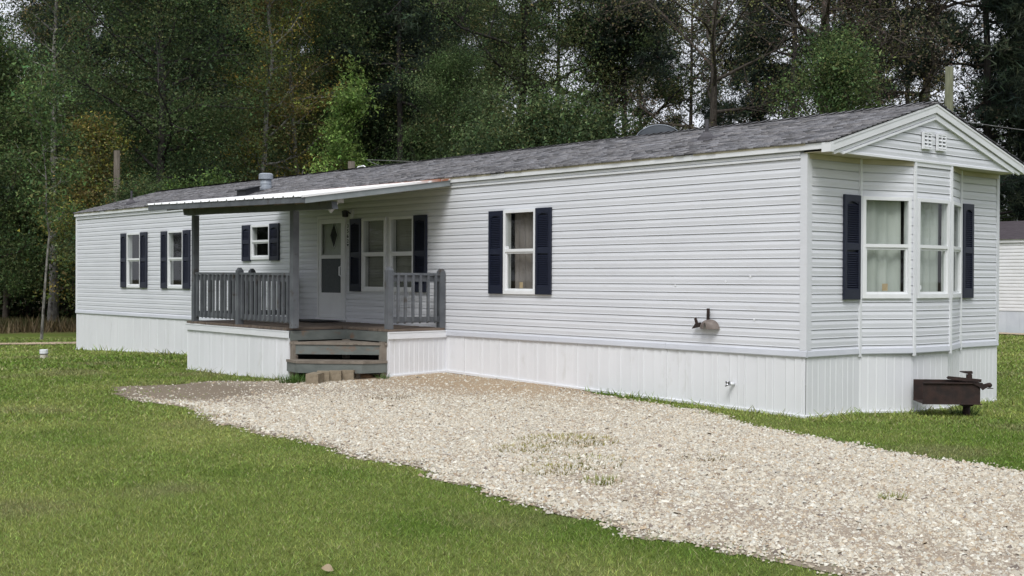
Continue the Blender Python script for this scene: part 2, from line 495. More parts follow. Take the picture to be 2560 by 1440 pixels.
# strip of gravel in front of the neighbouring home
tx = np.arange(-14, 2, 0.25)
ty = np.arange(21.4, 23.3, 0.12)
ax, ay = np.meshgrid(tx, ty, indexing='ij')
ds = 0.6 - np.abs(ay - 22.5) + 0.5 * (fnoise(ax, ay, 0.9, 17) - 0.5)
idx = np.arange(ax.size).reshape(ax.shape)
cellin = (ds[:-1, :-1] > 0) & (ds[1:, :-1] > 0) & (ds[1:, 1:] > 0) & (ds[:-1, 1:] > 0)
q = np.stack([idx[:-1, :-1], idx[1:, :-1], idx[1:, 1:], idx[:-1, 1:]], -1)[cellin].reshape(-1)
cc = np.broadcast_to(np.array([0.42, 0.34, 0.25]), ax.shape + (3,))
me = npmesh('path', np.stack([ax, ay, gz(ax, ay) + 0.03], -1).reshape(-1, 3), q, 4, cc.reshape(-1, 3), True)
tag(link('path', me, 'drive'), kind='structure')

# ------------------------------------------------------------------ the mobile home
L_, W_ = 21.19, 4.23
ZB, ZT, LAP = 0.74, 2.902, 0.1016
home = thing('mobile_home', 'long pale grey vinyl-sided mobile home with white skirting, navy shutters and end bay window', 'mobile home')

PROF = [(0.0, -0.012), (0.02, -0.0125), (0.10, -0.0085), (0.52, -0.0105), (0.57, -0.0095), (0.94, -0.002), (0.96, 0.003), (1.0, 0.007)]      # lap profile: share of height, offset (minus is outward)
def prof_at(f):
    for (f0, o0), (f1, o1) in zip(PROF, PROF[1:]):
        if f0 <= f <= f1:
            return o0 + (o1 - o0) * (f - f0) / (f1 - f0)
    return PROF[-1][1]

def course(mb, p0, d, n, pieces, zc, h=LAP):
    """siding course: p0 start point 2-D, d along-wall dir, n outward normal, pieces (s0,s1,za,zb), zc bottom of lap"""
    for s0, s1, za, zb in pieces:
        fs = sorted(set([max(0, (za - zc) / h), min(1, (zb - zc) / h)] + [f for f, _ in PROF if za < zc + f * h < zb]))
        P = []
        for s_ in (s0, s1):
            for f in fs:
                o = -prof_at(f)
                P.append((p0[0] + d[0] * s_ + n[0] * o, p0[1] + d[1] * s_ + n[1] * o, zc + f * h))
            o = -0.016
            P.append((p0[0] + d[0] * s_ + n[0] * o, p0[1] + d[1] * s_ + n[1] * o, zc + fs[-1] * h))
            P.append((p0[0] + d[0] * s_ + n[0] * o, p0[1] + d[1] * s_ + n[1] * o, zc + fs[0] * h))
        k = len(fs) + 2
        F = [(i, i + 1, k + i + 1, k + i) for i in range(k - 1)] + [(k - 1, 0, k, 2 * k - 1), tuple(range(k)), tuple(reversed(range(k, 2 * k)))]
        mb.pts(P, F)

def wall_courses(parent, p0, p1, openings, z_top=ZT, z_bot=ZB, zref=ZT, s_in=0.0):
    p0, p1 = Vector(p0), Vector(p1)
    ln = (p1 - p0).length
    d = (p1 - p0).normalized()
    n = Vector((d.y, -d.x))
    k = 0
    while True:
        zc = zref - (k + 1) * LAP
        za, zb = max(zc, z_bot), min(zc + LAP, z_top)
        if zb <= z_bot + 0.002:
            break
        cuts = sorted(set([s_in, ln - s_in] + [c for o in openings for c in (o[0], o[1])]))
        pieces = []
        for s0, s1 in zip(cuts, cuts[1:]):
            m = (s0 + s1) / 2
            op = [o for o in openings if o[0] < m < o[1]]
            if not op:
                pieces.append((s0, s1, za, zb))
            else:
                o0, o1 = op[0][2], op[0][3]
                if zb > o1: pieces.append((s0, s1, max(za, o1), zb))
                if za < o0: pieces.append((s0, s1, za, min(zb, o0)))
        for pc in pieces:
            # panels are 3.66 m long and lap over each other a little
            s0, s1 = pc[0], pc[1]
            js = [q for q in np.arange((k // 2 * 1.37) % 3.66 - 3.66, s1, 3.66) if s0 + 0.3 < q < s1 - 0.3]
            es = [s0] + list(js) + [s1]
            for i_, (e0, e1) in enumerate(zip(es, es[1:])):
                mb = MB()
                o_ = 0.0013 * (i_ % 2)
                course(mb, (p0.x + n.x * o_, p0.y + n.y * o_), d, n, [(e0 - (0.025 if i_ % 2 else 0), e1 + (0.025 if i_ % 2 and e1 < s1 else 0), pc[2], pc[3])], zc)
                mb.obj('siding_course', 'siding', parent)
        k += 1

# window list on the front wall: (x0, x1, z0, z1, kind)
WIN = [(-18.235, -17.525, 1.30, 2.51, 'dark'), (-16.17, -15.455, 1.30, 2.505, 'dark'), (-12.62, -11.915, 1.872, 2.52, 'darkbath'),
       (-8.88, -8.195, 1.315, 2.517, 'blind'), (-8.09, -7.42, 1.315, 2.517, 'blind'), (-5.235, -4.54, 1.315, 2.515, 'brown')]
DOOR = (-10.24, -9.365, 0.82, 2.60)
ops = [(x0 + L_ + 0.03, x1 + L_ - 0.03, z0 + 0.03, z1 - 0.03) for x0, x1, z0, z1, _ in WIN] + [(DOOR[0] + L_ + 0.03, DOOR[1] + L_ - 0.03, DOOR[2] + 0.02, DOOR[3] - 0.03)]

fwall = MB().box(-L_ + 0.05, -0.06, 0.016, 0.03, 2.905, 3.05).obj('front_wall', 'siding', home)
wall_courses(fwall, (-L_, 0), (0, 0), ops, s_in=0.0)
# corner posts
def corner_post(x, y, sx, sy, z0, z1, wd=0.075):
    mb = MB()
    o = 0.018
    poly = [(x + sx * o, y + sy * o), (x + sx * o, y - sy * wd), (x, y - sy * wd), (x, y), (x - sx * wd, y), (x - sx * wd, y + sy * o)]
    mb.prism(poly, z0, z1)
    return mb
corner_post(0, 0, 1, -1, ZB, 2.955).obj('corner_trim', 'siding', home)
corner_post(-L_, 0, -1, -1, ZB, 2.975, 0.06).obj('corner_trim', 'white', home)
corner_post(0, W_, 1, 1, ZB, 2.955, 0.05).obj('corner_trim', 'siding', home)

# frieze mouldings under the eave, fascia
mb = MB()
pf = [(0, 2.902), (-0.030, 2.902), (-0.032, 2.925), (-0.008, 2.930), (-0.006, 2.938), (-0.024, 2.942), (-0.024, 2.968), (-0.004, 2.972), (-0.004, 3.0), (0, 3.0)]
mb.extr([(-L_ + 0.045, y, z) for y, z in pf], (L_ - 0.045 - 0.078, 0, 0))
mb.obj('frieze_moulding', 'white', fwall)
roof = MB().extr([(0.30, -0.03, 3.03), (0.30, 2.116, 3.655), (0.30, W_ + 0.03, 3.03)], (-L_ - 0.30, 0, 0)).obj('roof', 'boot', home)
segs = [(-L_ - 0.02, -19.4), (-19.395, -16.0), (-15.995, -12.4), (-12.395, -8.8), (-8.795, -5.2), (-5.195, -1.65), (-1.645, 0.315)]
for a, b in segs:
    dz = random.Random(a).uniform(-0.004, 0.004)
    MB().box(a, b, -0.056, -0.034, 2.982 + dz, 3.050 + dz).obj('fascia_board', 'fascia', roof)
    MB().box(a + 0.02, b - 0.3, -0.060, -0.0565, 3.034 + dz, 3.060 + dz).obj('drip_edge', 'soffit', roof)
MB().box(-L_ - 0.02, 0.315, W_ + 0.03, W_ + 0.046, 2.972, 3.052).obj('fascia_board', 'fascia', roof)

# shingles: every tab is real, joined in one sheet per slope because they are far too small to pick apart
def shingles(sign, seed):
    rng = np.random.default_rng(seed)
    y_e, z_e = (-0.074, 3.063)
    y_r, z_r = (2.116, 3.690)
    ln = math.hypot(y_r - y_e, z_r - z_e)
    uy, uz = (y_r - y_e) / ln, (z_r - z_e) / ln
    ny_, nz_ = -uz, uy
    V, F, Cc = [], [], []
    nrow = 22
    ex = ln / nrow
    for r in range(nrow):
        x = -L_ - 0.03 + rng.uniform(-0.1, 0)
        tone = rng.uniform(0.9, 1.08)
        while x < 0.36:
            wd = rng.uniform(0.07, 0.18)
            x0, x1 = max(x, -L_ - 0.03), min(x + wd, 0.36)
            x += wd
            if x1 - x0 < 0.02: continue
            th = 0.011 + rng.choice([0, 0, 0.006, 0.009]) + rng.uniform(0, 0.002)
            lift = 0.003 * math.sin(x0 * 1.3 + r) + (0.006 * mnoise.noise((x0 * 0.7, r * 0.5, seed)) if r < 2 else 0)
            a0 = r * ex - (rng.uniform(0, 0.012) if r == 0 else rng.uniform(0, 0.004))
            a1 = (r + 1) * ex + 0.03
            if r == nrow - 1: a1 = ln
            o = len(V)
            for xx in (x0, x1):
                for aa, t in ((a0, th + lift), (a1, 0.004), (a0, -0.004), (a1, -0.006)):
                    yy = y_e + uy * aa + ny_ * t
                    if sign < 0: yy = W_ - yy
                    V.append((xx, yy, z_e + uz * aa + nz_ * t))
            F += [(o, o + 4, o + 5, o + 1), (o + 2, o + 6, o + 4, o), (o, o + 1, o + 3, o + 2), (o + 4, o + 6, o + 7, o + 5)]
            b = tone * rng.choice([0.10, 0.15, 0.185, 0.215, 0.25], p=[0.14, 0.22, 0.32, 0.22, 0.10]) * rng.uniform(0.9, 1.1)
            tint = rng.uniform(-1, 1)
            Cc += [(b * (1.0 + 0.02 * tint), b * 0.985, b * (1.035 - 0.03 * tint))] * 8
    me = npmesh('shingles', np.array(V), np.array(F).ravel(), 4, np.array(Cc))
    tag(link('shingles', me, 'shingle', roof), kind='stuff')
shingles(1, 5)
shingles(-1, 6)
rng = np.random.default_rng(9)
V, F, Cc = [], [], []
x = -L_ - 0.03
while x < 0.33:
    x1 = min(x + 0.15, 0.335)
    o = len(V)
    h = rng.uniform(0.0, 0.006)
    for xx, e in ((x, 0.0), (x1, 0.012 + h)):
        for yy, zz in ((2.116 - 0.13, 3.664), (2.116 - 0.025, 3.698), (2.116 + 0.025, 3.698), (2.116 + 0.13, 3.664)):
            V.append((xx, yy, zz + e))
    for k in range(3): F.append((o + k, o + 4 + k, o + 5 + k, o + k + 1))
    b = rng.uniform(0.11, 0.19)
    Cc += [(b, b * 0.985, b * 1.02)] * 8
    x += 0.14
tag(link('ridge_shingles', npmesh('ridge_shingles', np.array(V), np.array(F).ravel(), 4, np.array(Cc)), 'shingle', roof), kind='stuff')

# ---- end wall and bay
bayx = 0.285
by = [0.0, 1.02, 1.72, 2.53, 3.265, W_]
bpts = [(0, by[0]), (0, by[1]), (bayx, by[2]), (bayx, by[3]), (0, by[4]), (0, by[5])]
ewall = MB().prism([(-0.03, 0.05), (-0.013, 0.05), (-0.013, W_ - 0.05), (-0.03, W_ - 0.05)], 2.90, 2.955).obj('end_wall', 'siding', home)
BW = []
for i in range(5):
    a, b = Vector(bpts[i]), Vector(bpts[i + 1])
    ln = (b - a).length
    op = []
    if i in (1, 2, 3):
        m0, m1 = {1: (0.03, ln - 0.055), 2: (0.05, ln - 0.05), 3: (0.06, ln - 0.04)}[i]
        op = [(m0 + 0.03, m1 - 0.03, 1.32 + 0.03, 2.52 - 0.03)]
        BW.append((a, b, m0, m1))
    wall_courses(ewall, a, b, op, z_top=2.955, s_in=0.004)
for x, y, wd in ((0.0, by[1], 0.04), (bayx, by[2], 0.042), (bayx, by[3], 0.042), (0.0, by[4], 0.036)):
    MB().box(x + 0.006, x + 0.03, y - wd / 2, y + wd / 2, 0.635, 2.955).obj('bay_trim', 'white', home)
# frieze strip along the end wall and bay under the soffit
for i in range(5):
    a, b = Vector(bpts[i]), Vector(bpts[i + 1])
    d = (b - a).normalized()
    n = Vector((d.y, -d.x))
    z0 = 2.895 if i in (0, 1, 3, 4) else 2.899
    MB().prism([tuple(a + n * 0.016 + d * 0.02), tuple(a + n * 0.022 + d * 0.02), tuple(b + n * 0.022 - d * 0.02), tuple(b + n * 0.016 - d * 0.02)], z0, 2.953).obj('soffit_moulding', 'soffit' if i != 2 else 'white', ewall)

# gable over the bay
GX = 0.30
soff = MB().box(-0.02, GX, -0.03, W_ + 0.03, 2.956, 2.962)
soff.obj('soffit', 'soffit', home)
gable = MB().extr([(GX - 0.012, 0.0, 2.962), (GX - 0.012, W_, 2.962), (GX - 0.012, 2.116, 3.60)], (-0.02, 0, 0)).obj('gable', 'siding', home)
gs = (3.69 - 3.066) / (2.116 + 0.062)
for k in range(7):
    z0 = 2.975 + k * LAP
    z1 = min(z0 + LAP, 3.585)
    if z1 <= z0 + 0.01: break
    def ylim(z): return max(0.0, (z - 2.955) / gs)
    P = []
    zs = [z0 + f * LAP for f, _ in PROF if z0 + f * LAP <= z1 + 1e-6]
    V, F = [], []
    for f, o in PROF:
        z = z0 + f * LAP
        if z > z1 + 1e-6: z = z1
        yl = min(ylim(z) + 0.06, 2.115)
        V.append((GX - o - 0.002, yl, z))
        V.append((GX - o - 0.002, W_ - yl, z))
    for i in range(len(PROF) - 1): F.append((2 * i, 2 * i + 1, 2 * i + 3, 2 * i + 2))
    V.append((GX - 0.011, V[0][1], z0)); V.append((GX - 0.011, V[1][1], z0))
    F.append((len(V) - 2, len(V) - 1, 1, 0))
    MB().pts(V, F).obj('siding_course', 'siding', gable)
MB().box(GX, GX + 0.02, 0.0, W_, 2.950, 2.975).obj('gable_trim', 'white', gable)
def rake(x0, x1, low, wd, m, nm, y_in=0.0, parent=roof):
    """sloping board pair; low = vertical drop of its top edge below the roof line"""
    for sgn in (1, -1):
        def P(y, z): return (x0, y if sgn > 0 else W_ - y, z)
        ye, yr = -0.05 + y_in, 2.116
        ze, zr = 3.066 + gs * (ye + 0.062) - low, 3.69 - low
        poly = [P(ye, ze), P(yr, zr), P(yr, zr - wd), P(ye, ze - wd)]
        if sgn < 0: poly.reverse()
        MB().extr(poly, (x1 - x0, 0, 0)).obj(nm, m, parent)
rake(GX + 0.0, GX + 0.046, 0.024, 0.100, 'fascia', 'rake_board')
rake(GX + 0.046, GX + 0.052, 0.018, 0.026, 'fascia', 'rake_edge')
rake(GX - 0.002, GX + 0.026, 0.136, 0.036, 'white', 'rake_moulding', 0.10)
rake(GX - 0.004, GX + 0.036, 0.182, 0.026, 'white', 'rake_moulding', 0.26)
for sy, y in ((1, -0.060), (-1, W_ + 0.060)):
    MB().prism([(GX - 0.06, y - 0.008 * sy), (GX + 0.058, y - 0.008 * sy), (GX + 0.058, y + 0.055 * sy), (GX + 0.0525, y + 0.055 * sy), (GX + 0.0525, y - 0.003 * sy), (GX - 0.06, y - 0.003 * sy)][::sy], 2.945, 3.05).obj('eave_corner_cap', 'fascia', roof)
for y0, y1, z0, z1 in ((1.83, 2.02, 3.11, 3.315), (2.145, 2.345, 3.11, 3.315)):
    gv = MB()
    f = 0.02
    for b in ((y0, y0 + f, z0, z1), (y1 - f, y1, z0, z1), (y0 + f, y1 - f, z0, z0 + f), (y0 + f, y1 - f, z1 - f, z1), ((y0 + y1) / 2 - 0.008, (y0 + y1) / 2 + 0.008, z0 + f, z1 - f)):
        gv.box(GX + 0.016, GX + 0.045, b[0], b[1], b[2], b[3])
    gvo = gv.obj('gable_vent', 'white', home)
    MB().box(GX + 0.012, GX + 0.018, y0 + 0.004, y1 - 0.004, z0 + 0.004, z1 - 0.004).obj('vent_back', 'black', gvo)
    for k in range(4):
        zz = z0 + f + 0.016 + k * 0.045
        MB().pts([(GX + 0.044, y0 + f, zz - 0.012), (GX + 0.044, y1 - f, zz - 0.012), (GX + 0.02, y1 - f, zz + 0.016), (GX + 0.02, y0 + f, zz + 0.016),
                  (GX + 0.044, y0 + f, zz - 0.002), (GX + 0.044, y1 - f, zz - 0.002), (GX + 0.02, y1 - f, zz + 0.026), (GX + 0.02, y0 + f, zz + 0.026)],
                 [(0, 1, 2, 3), (7, 6, 5, 4), (0, 4, 5, 1), (1, 5, 6, 2), (2, 6, 7, 3), (3, 7, 4, 0)]).obj('louvre', 'white', gvo)

# back wall, far end wall, floor: plain, out of sight
MB().box(-L_, -0.02, W_ - 0.03, W_, 0.6, 3.03).obj('back_wall', 'siding', home)
MB().extr([(-L_, 0.02, 0.6), (-L_, W_ - 0.03, 0.6), (-L_, W_ - 0.03, 3.03), (-L_, 2.116, 3.62), (-L_, 0.02, 3.03)], (0.03, 0, 0)).obj('far_wall', 'siding', home)
MB().box(-L_ + 0.03, -0.03, 0.03, W_ - 0.03, 0.60, 0.66).obj('floor', 'dark', home)
MB().box(-L_ + 0.03, -0.03, 0.03, W_ - 0.03, 2.94, 2.955).obj('ceiling', 'dark', home)

# ---- belly band and skirting
def band_piece(a, b):
    a, b = Vector(a), Vector(b)
    d = (b - a).normalized()
    n = Vector((d.y, -d.x))
    pf = [(0.0, 0.742), (0.012, 0.742), (0.022, 0.730), (0.028, 0.672), (0.022, 0.660), (0.0, 0.660)]
    e0, e1 = a, b
    P = [(e0.x + n.x * o, e0.y + n.y * o, z) for o, z in pf]
    MB().extr(P[::-1], (b.x - a.x, b.y - a.y, 0)).obj('belly_band', 'band', home)
xs_ = [-L_ - 0.02, -17.6, -14.0, -10.4, -6.8, -4.45, -2.1, 0.028]
for a, b in zip(xs_, xs_[1:]): band_piece((a, 0), (b - 0.004, 0))
for i in range(5):
    a, b = Vector(bpts[i]), Vector(bpts[i + 1])
    band_piece(a, b)

def skirt_bottom(x):
    return float(np.interp(x, [-L_, -15.4, -11.0, -6.6, -3.3, -1.2, 0.1], [-0.215, -0.045, 0.0, 0.118, 0.045, 0.012, -0.012]))
def skirt_panel(a, b, zt, zb0, zb1, parent, grooves=(0.0, 0.42, 0.72), m='skirt', rib=0.008):
    """one vertical skirting panel between ground points a and b with rolled ribs"""
    a, b = Vector(a), Vector(b)
    d = b - a
    n = Vector((d.y, -d.x)).normalized()
    us = [0.0]
    os_ = [0.0]
    ln = d.length
    for g in grooves:
        for du, o in ((0.012, -rib), (0.026, rib * 0.5), (0.045, 0.0)):
            us.append(g + du / max(ln, 0.05)); os_.append(o)
    us = us + [1.0]
    os_ = os_ + [0.0]
    V, F = [], []
    for u, o in zip(us, os_):
        u = min(u, 1)
        q = a + d * u
        V.append((q.x + n.x * o, q.y + n.y * o, zb0 + (zb1 - zb0) * u))
        V.append((q.x + n.x * o, q.y + n.y * o, zt))
    for i in range(len(us) - 1): F.append((2 * i, 2 * i + 2, 2 * i + 3, 2 * i + 1))
    return MB().pts(V, F).obj('skirting_panel', m, parent)
skirt = MB().box(-L_ + 0.05, -0.1, 0.04, 0.06, 0.3, 0.66).obj('skirting', 'skirt', home)
rr = random.Random(4)
x = -L_
while x < -0.005:
    x1 = min(x + 0.4064, 0.0)
    if x1 <= -11.2 or x1 > -6.75 or x > -11.2:
        j = rr.uniform(-0.002, 0.002)
        skirt_panel((x, -0.004 + j), (x1, -0.004 + j), 0.668, skirt_bottom(x), skirt_bottom(x1), skirt)
    x = x1
xk = [-L_ - 0.02, -19, -17, -15.4, -13, -11.0, -8.8, -6.6, -5, -3.3, -2.2, -1.2, 0.03]
for a, b in zip(xk, xk[1:]):
    za, zb = skirt_bottom(a), skirt_bottom(b)
    P = [(a, -0.02, za - 0.012), (a, -0.02, za + 0.022), (a, 0.004, za + 0.026), (a, 0.004, za - 0.012)]
    Q = [(b, -0.02, zb - 0.012), (b, -0.02, zb + 0.022), (b, 0.004, zb + 0.026), (b, 0.004, zb - 0.012)]
    MB().pts(P + Q, [(0, 1, 2, 3), (7, 6, 5, 4), (0, 4, 5, 1), (1, 5, 6, 2), (2, 6, 7, 3), (3, 7, 4, 0)]).obj('bottom_channel', 'white', skirt)
eb = lambda y: float(np.interp(y, [0, W_], [-0.012, -0.085]))
y = 0.0
poly = [(0.004, 0.0), (0.004, by[1]), (bayx * 0.93, by[2]), (bayx * 0.93, by[3]), (0.004, by[4]), (0.004, W_)]
for (ax_, ay_), (bx_, by_) in zip(poly, poly[1:]):
    ln = math.hypot(bx_ - ax_, by_ - ay_)
    k = max(1, round(ln / 0.375))
    for i in range(k):
        t0, t1 = i / k, (i + 1) / k
        a = (ax_ + (bx_ - ax_) * t0, ay_ + (by_ - ay_) * t0)
        b = (ax_ + (bx_ - ax_) * t1, ay_ + (by_ - ay_) * t1)
        skirt_panel(a, b, 0.668, eb(a[1]), eb(b[1]), skirt, grooves=(0.0, 0.30, 0.62), rib=0.003)
    d = Vector((bx_ - ax_, by_ - ay_)).normalized()
    n = Vector((d.y, -d.x)) * 0.02
    za, zb = eb(ay_), eb(by_)
    P = [(ax_, ay_, za - 0.012), (ax_ + n.x, ay_ + n.y, za - 0.012), (ax_ + n.x, ay_ + n.y, za + 0.022), (ax_, ay_, za + 0.025)]
    Q = [(bx_, by_, zb - 0.012), (bx_ + n.x, by_ + n.y, zb - 0.012), (bx_ + n.x, by_ + n.y, zb + 0.022), (bx_, by_, zb + 0.025)]
    MB().pts(P + Q, [(3, 2, 1, 0), (4, 5, 6, 7), (0, 1, 5, 4), (1, 2, 6, 5), (2, 3, 7, 6), (3, 0, 4, 7)]).obj('bottom_channel', 'white', skirt)
MB().prism([(0.03, -0.03), (0.03, 0.09), (0.022, 0.09), (0.022, -0.022), (-0.13, -0.022), (-0.13, -0.03)], -0.032, 0.004).obj('bottom_channel', 'white', skirt)
MB().box(-L_, -L_ + 0.01, 0.0, W_, -0.25, 0.66).obj('skirting_panel', 'skirt', skirt)
MB().box(-L_, 0, W_ - 0.01, W_, -0.25, 0.66).obj('skirting_panel', 'skirt', skirt)

# ---- windows, in a local frame: x along the wall to the viewer's right, y inward, z up
def frame_mat(p, ang):
    return Matrix.Translation(Vector(p)) @ Matrix.Rotation(ang, 4, 'Z')

def pleats(w0, w1, z0, z1, y0, amp, n, seed, gap=None):
    rg = random.Random(seed)
    mb = MB()
    V, F = [], []
    N = n * 8
    ph = 0
    phs = []
    for i in range(N + 1):
        ph += 2 * math.pi / 8 * rg.uniform(0.5, 1.5)
        phs.append(ph)
    for i in range(N + 1):
        t = i / N
        yy = y0 + amp * math.sin(phs[i]) + amp * 0.4 * math.sin(phs[i] * 0.37 + 1)
        V.append((w0 + (w1 - w0) * t, yy * 1.0, z0))
        V.append((w0 + (w1 - w0) * (t + 0.012 * math.sin(phs[i] * 0.5)), y0 + (yy - y0) * 0.55, z1))
    for i in range(N):
        if gap and gap[0] < i / N < gap[1]: continue
        F.append((2 * i, 2 * i + 2, 2 * i + 3, 2 * i + 1))
    return mb.pts(V, F)

def window(p, ang, wd, z0, z1, kind, seed, parent=home, depth=0.11):
    """p 2-D position of the left lower corner seen from outside"""
    h = z1 - z0
    mw = frame_mat((p[0], p[1], z0), ang)
    f = 0.042
    fr = MB()
    zm = h * 0.505
    for b in ((0, f, 0, h), (wd - f, wd, 0, h), (f, wd - f, 0, f + 0.01), (f, wd - f, h - f, h)):
        fr.box(b[0], b[1], -0.034, 0.03, b[2], b[3])
    o = fr.obj('window', 'frame', parent, mw=mw)
    # upper sash rail and lower sash
    us = MB()
    us.box(f, wd - f, -0.030, 0.0, zm - 0.004, zm + 0.036)
    us.obj('meeting_rail', 'frame', o)
    ls = MB()
    s = 0.026
    zl = f + 0.01
    for b in ((f, f + s, zl, zm - 0.004), (wd - f - s, wd - f, zl, zm - 0.004), (f + s, wd - f - s, zl, zl + s), (f + s, wd - f - s, zm - 0.03, zm - 0.004)):
        ls.box(b[0], b[1], -0.014, 0.016, b[2], b[3])
    ls.obj('lower_sash', 'frame', o)
    MB().pts([(f, -0.012, zm + 0.036), (wd - f, -0.012, zm + 0.036), (wd - f, -0.012, h - f), (f, -0.012, h - f)], [(0, 1, 2, 3)]).obj('pane', 'glass', o)
    MB().pts([(f + s, 0.004, zl + s), (wd - f - s, 0.004, zl + s), (wd - f - s, 0.004, zm - 0.03), (f + s, 0.004, zm - 0.03)], [(0, 1, 2, 3)]).obj('pane', 'glass', o)
    # reveal round the opening
    jb = MB()
    e = f - 0.01
    D = depth
    for b in ((e, e + 0.008, e, h - e), (wd - e - 0.008, wd - e, e, h - e)):
        jb.box(b[0], b[1], 0.03, D, b[2], b[3])
    jb.box(e + 0.008, wd - e - 0.008, 0.03, D, e, e + 0.008)
    jb.box(e + 0.008, wd - e - 0.008, 0.03, D, h - e - 0.008, h - e)
    jb.obj('reveal', 'jamb', o)
    # dark room behind
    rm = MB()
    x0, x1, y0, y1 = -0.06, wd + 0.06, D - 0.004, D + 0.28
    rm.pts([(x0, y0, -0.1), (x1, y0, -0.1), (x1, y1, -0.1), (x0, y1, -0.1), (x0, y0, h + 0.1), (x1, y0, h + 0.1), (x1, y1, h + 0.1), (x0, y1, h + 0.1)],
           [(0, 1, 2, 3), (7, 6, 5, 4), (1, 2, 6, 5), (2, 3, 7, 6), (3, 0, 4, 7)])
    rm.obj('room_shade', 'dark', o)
    if kind == 'brown':
        pleats(0.07, wd - 0.02, 0.0, h, D + 0.028, 0.022, 5, seed, (0.70, 0.74)).obj('curtain', 'curtain_brown', o, True)
    elif kind == 'green':
        pleats(-0.02, wd - 0.07, 0.0, h, D + 0.026, 0.018, 4, seed).obj('curtain', 'curtain_green', o, True)
    elif kind == 'dark':
        pleats(0.25, wd - 0.02, 0.0, h, D + 0.09, 0.03, 4, seed).obj('curtain', 'curtain_dark', o, True)
    elif kind == 'blind':
        bl = MB()
        k = int(h / 0.025)
        rg = random.Random(seed)
        for i in range(k):
            zz = 0.03 + i * 0.0252
            if zz > h - 0.05: break
            t = rg.uniform(-0.003, 0.003)
            bl.pts([(0.03, D + 0.022 + t, zz), (wd - 0.03, D + 0.022 + t, zz + t), (wd - 0.03, D + 0.012, zz + 0.0235), (0.03, D + 0.012, zz + 0.0235)], [(0, 1, 2, 3)])
        tag(bl.obj('blind_slats', 'blind', o), kind='stuff')
    return o

def sticker(o, x, z, wd, ht, m):
    MB().box(x, x + wd, -0.002, 0.001, z, z + ht).obj('sticker', m, o)
M['tansticker'] = simple('faded_sticker', (0.32, 0.25, 0.14), (0.38, 0.31, 0.2), scale=20, rough=0.7)

for i, (x0, x1, z0, z1, kind) in enumerate(WIN):
    o = window((x0, 0.0), 0.0, x1 - x0, z0, z1, kind, 30 + i, depth=0.085)
    if kind == 'brown':
        sticker(o, 0.33, 0.085, 0.07, 0.085, 'tansticker')
        MB().tube([(0.075, -0.020, 0.655), (0.075, -0.012, 0.655)], [0.034, 0.034], 12).obj('alarm_sticker', 'white', o)
# bay windows
for i, (a, b, m0, m1) in enumerate(BW):
    d = (b - a).normalized()
    p = a + d * m0
    o = window((p.x, p.y), math.atan2(d.y, d.x), m1 - m0, 1.32, 2.52, 'green', 60 + i, depth=0.06)
    if i == 0: sticker(o, 0.29, 0.09, 0.075, 0.085, 'tansticker')
    if i == 1:
        MB().tube([(0.085, -0.006, 0.13), (0.085, 0.001, 0.13)], [0.032, 0.032], 12).obj('alarm_sticker', 'white', o)

# ---- shutters
def shutter(p, ang, wd, h, z0, parent=home):
    mw = frame_mat((p[0], p[1], z0), ang)
    mb = MB()
    s = 0.045
    y0, y1 = -0.045, -0.014
    zm = h * 0.475
    parts = [(0, s, 0, h), (wd - s, wd, 0, h), (s, wd - s, 0, 0.10 * h / 1.2 + 0.02), (s, wd - s, zm, zm + 0.075), (s, wd - s, h - 0.075, h)]
    for a, b, c_, d_ in parts: mb.box(a, b, y0, y1, c_, d_)
    # arched top of the upper panel
    n = 8
    for i in range(n):
        xa, xb = s + (wd - 2 * s) * i / n, s + (wd - 2 * s) * (i + 1) / n
        zz = h - 0.075 - 0.03 * (1 - math.sin(math.pi * (i + 0.5) / n))
        if h - 0.075 - zz > 0.002: mb.box(xa, xb, y0 + 0.004, y1, zz, h - 0.075)
    o = mb.obj('shutter', 'shutter', parent, mw=mw)
    MB().box(s, wd - s, -0.018, -0.014, 0.02, h - 0.02).obj('shutter_back', 'shutter', o)
    lv = MB()
    for za, zb in ((0.10 * h / 1.2 + 0.02, zm), (zm + 0.075, h - 0.085)):
        zz = za + 0.004
        while zz < zb - 0.02:
            lv.pts([(s, -0.040, zz), (wd - s, -0.040, zz), (wd - s, -0.019, zz + 0.020), (s, -0.019, zz + 0.020)], [(0, 1, 2, 3)])
            lv.pts([(s, -0.040, zz), (wd - s, -0.040, zz), (wd - s, -0.040, zz - 0.004), (s, -0.040, zz - 0.004)], [(3, 2, 1, 0)])
            zz += 0.0255
    tag(lv.obj('louvre_slats', 'shutter', o), kind='stuff')
    return o
for x0, x1, z0, z1 in ((-18.545, -18.245, 1.30, 2.508), (-17.515, -17.185, 1.30, 2.512), (-16.48, -16.18, 1.295, 2.502), (-15.445, -15.14, 1.295, 2.502),
                       (-12.945, -12.63, 1.845, 2.525), (-11.905, -11.57, 1.848, 2.528), (-9.22, -8.89, 1.312, 2.522), (-7.41, -7.075, 1.315, 2.52),
                       (-5.555, -5.245, 1.315, 2.512), (-4.53, -4.215, 1.315, 2.52)):
    shutter((x0, 0), 0.0, x1 - x0, z1 - z0, z0)
shutter((0.0, 0.672), R(90), 0.318, 1.217, 1.308)
shutter((0.0, 3.288), R(90), 0.255, 1.22, 1.308)

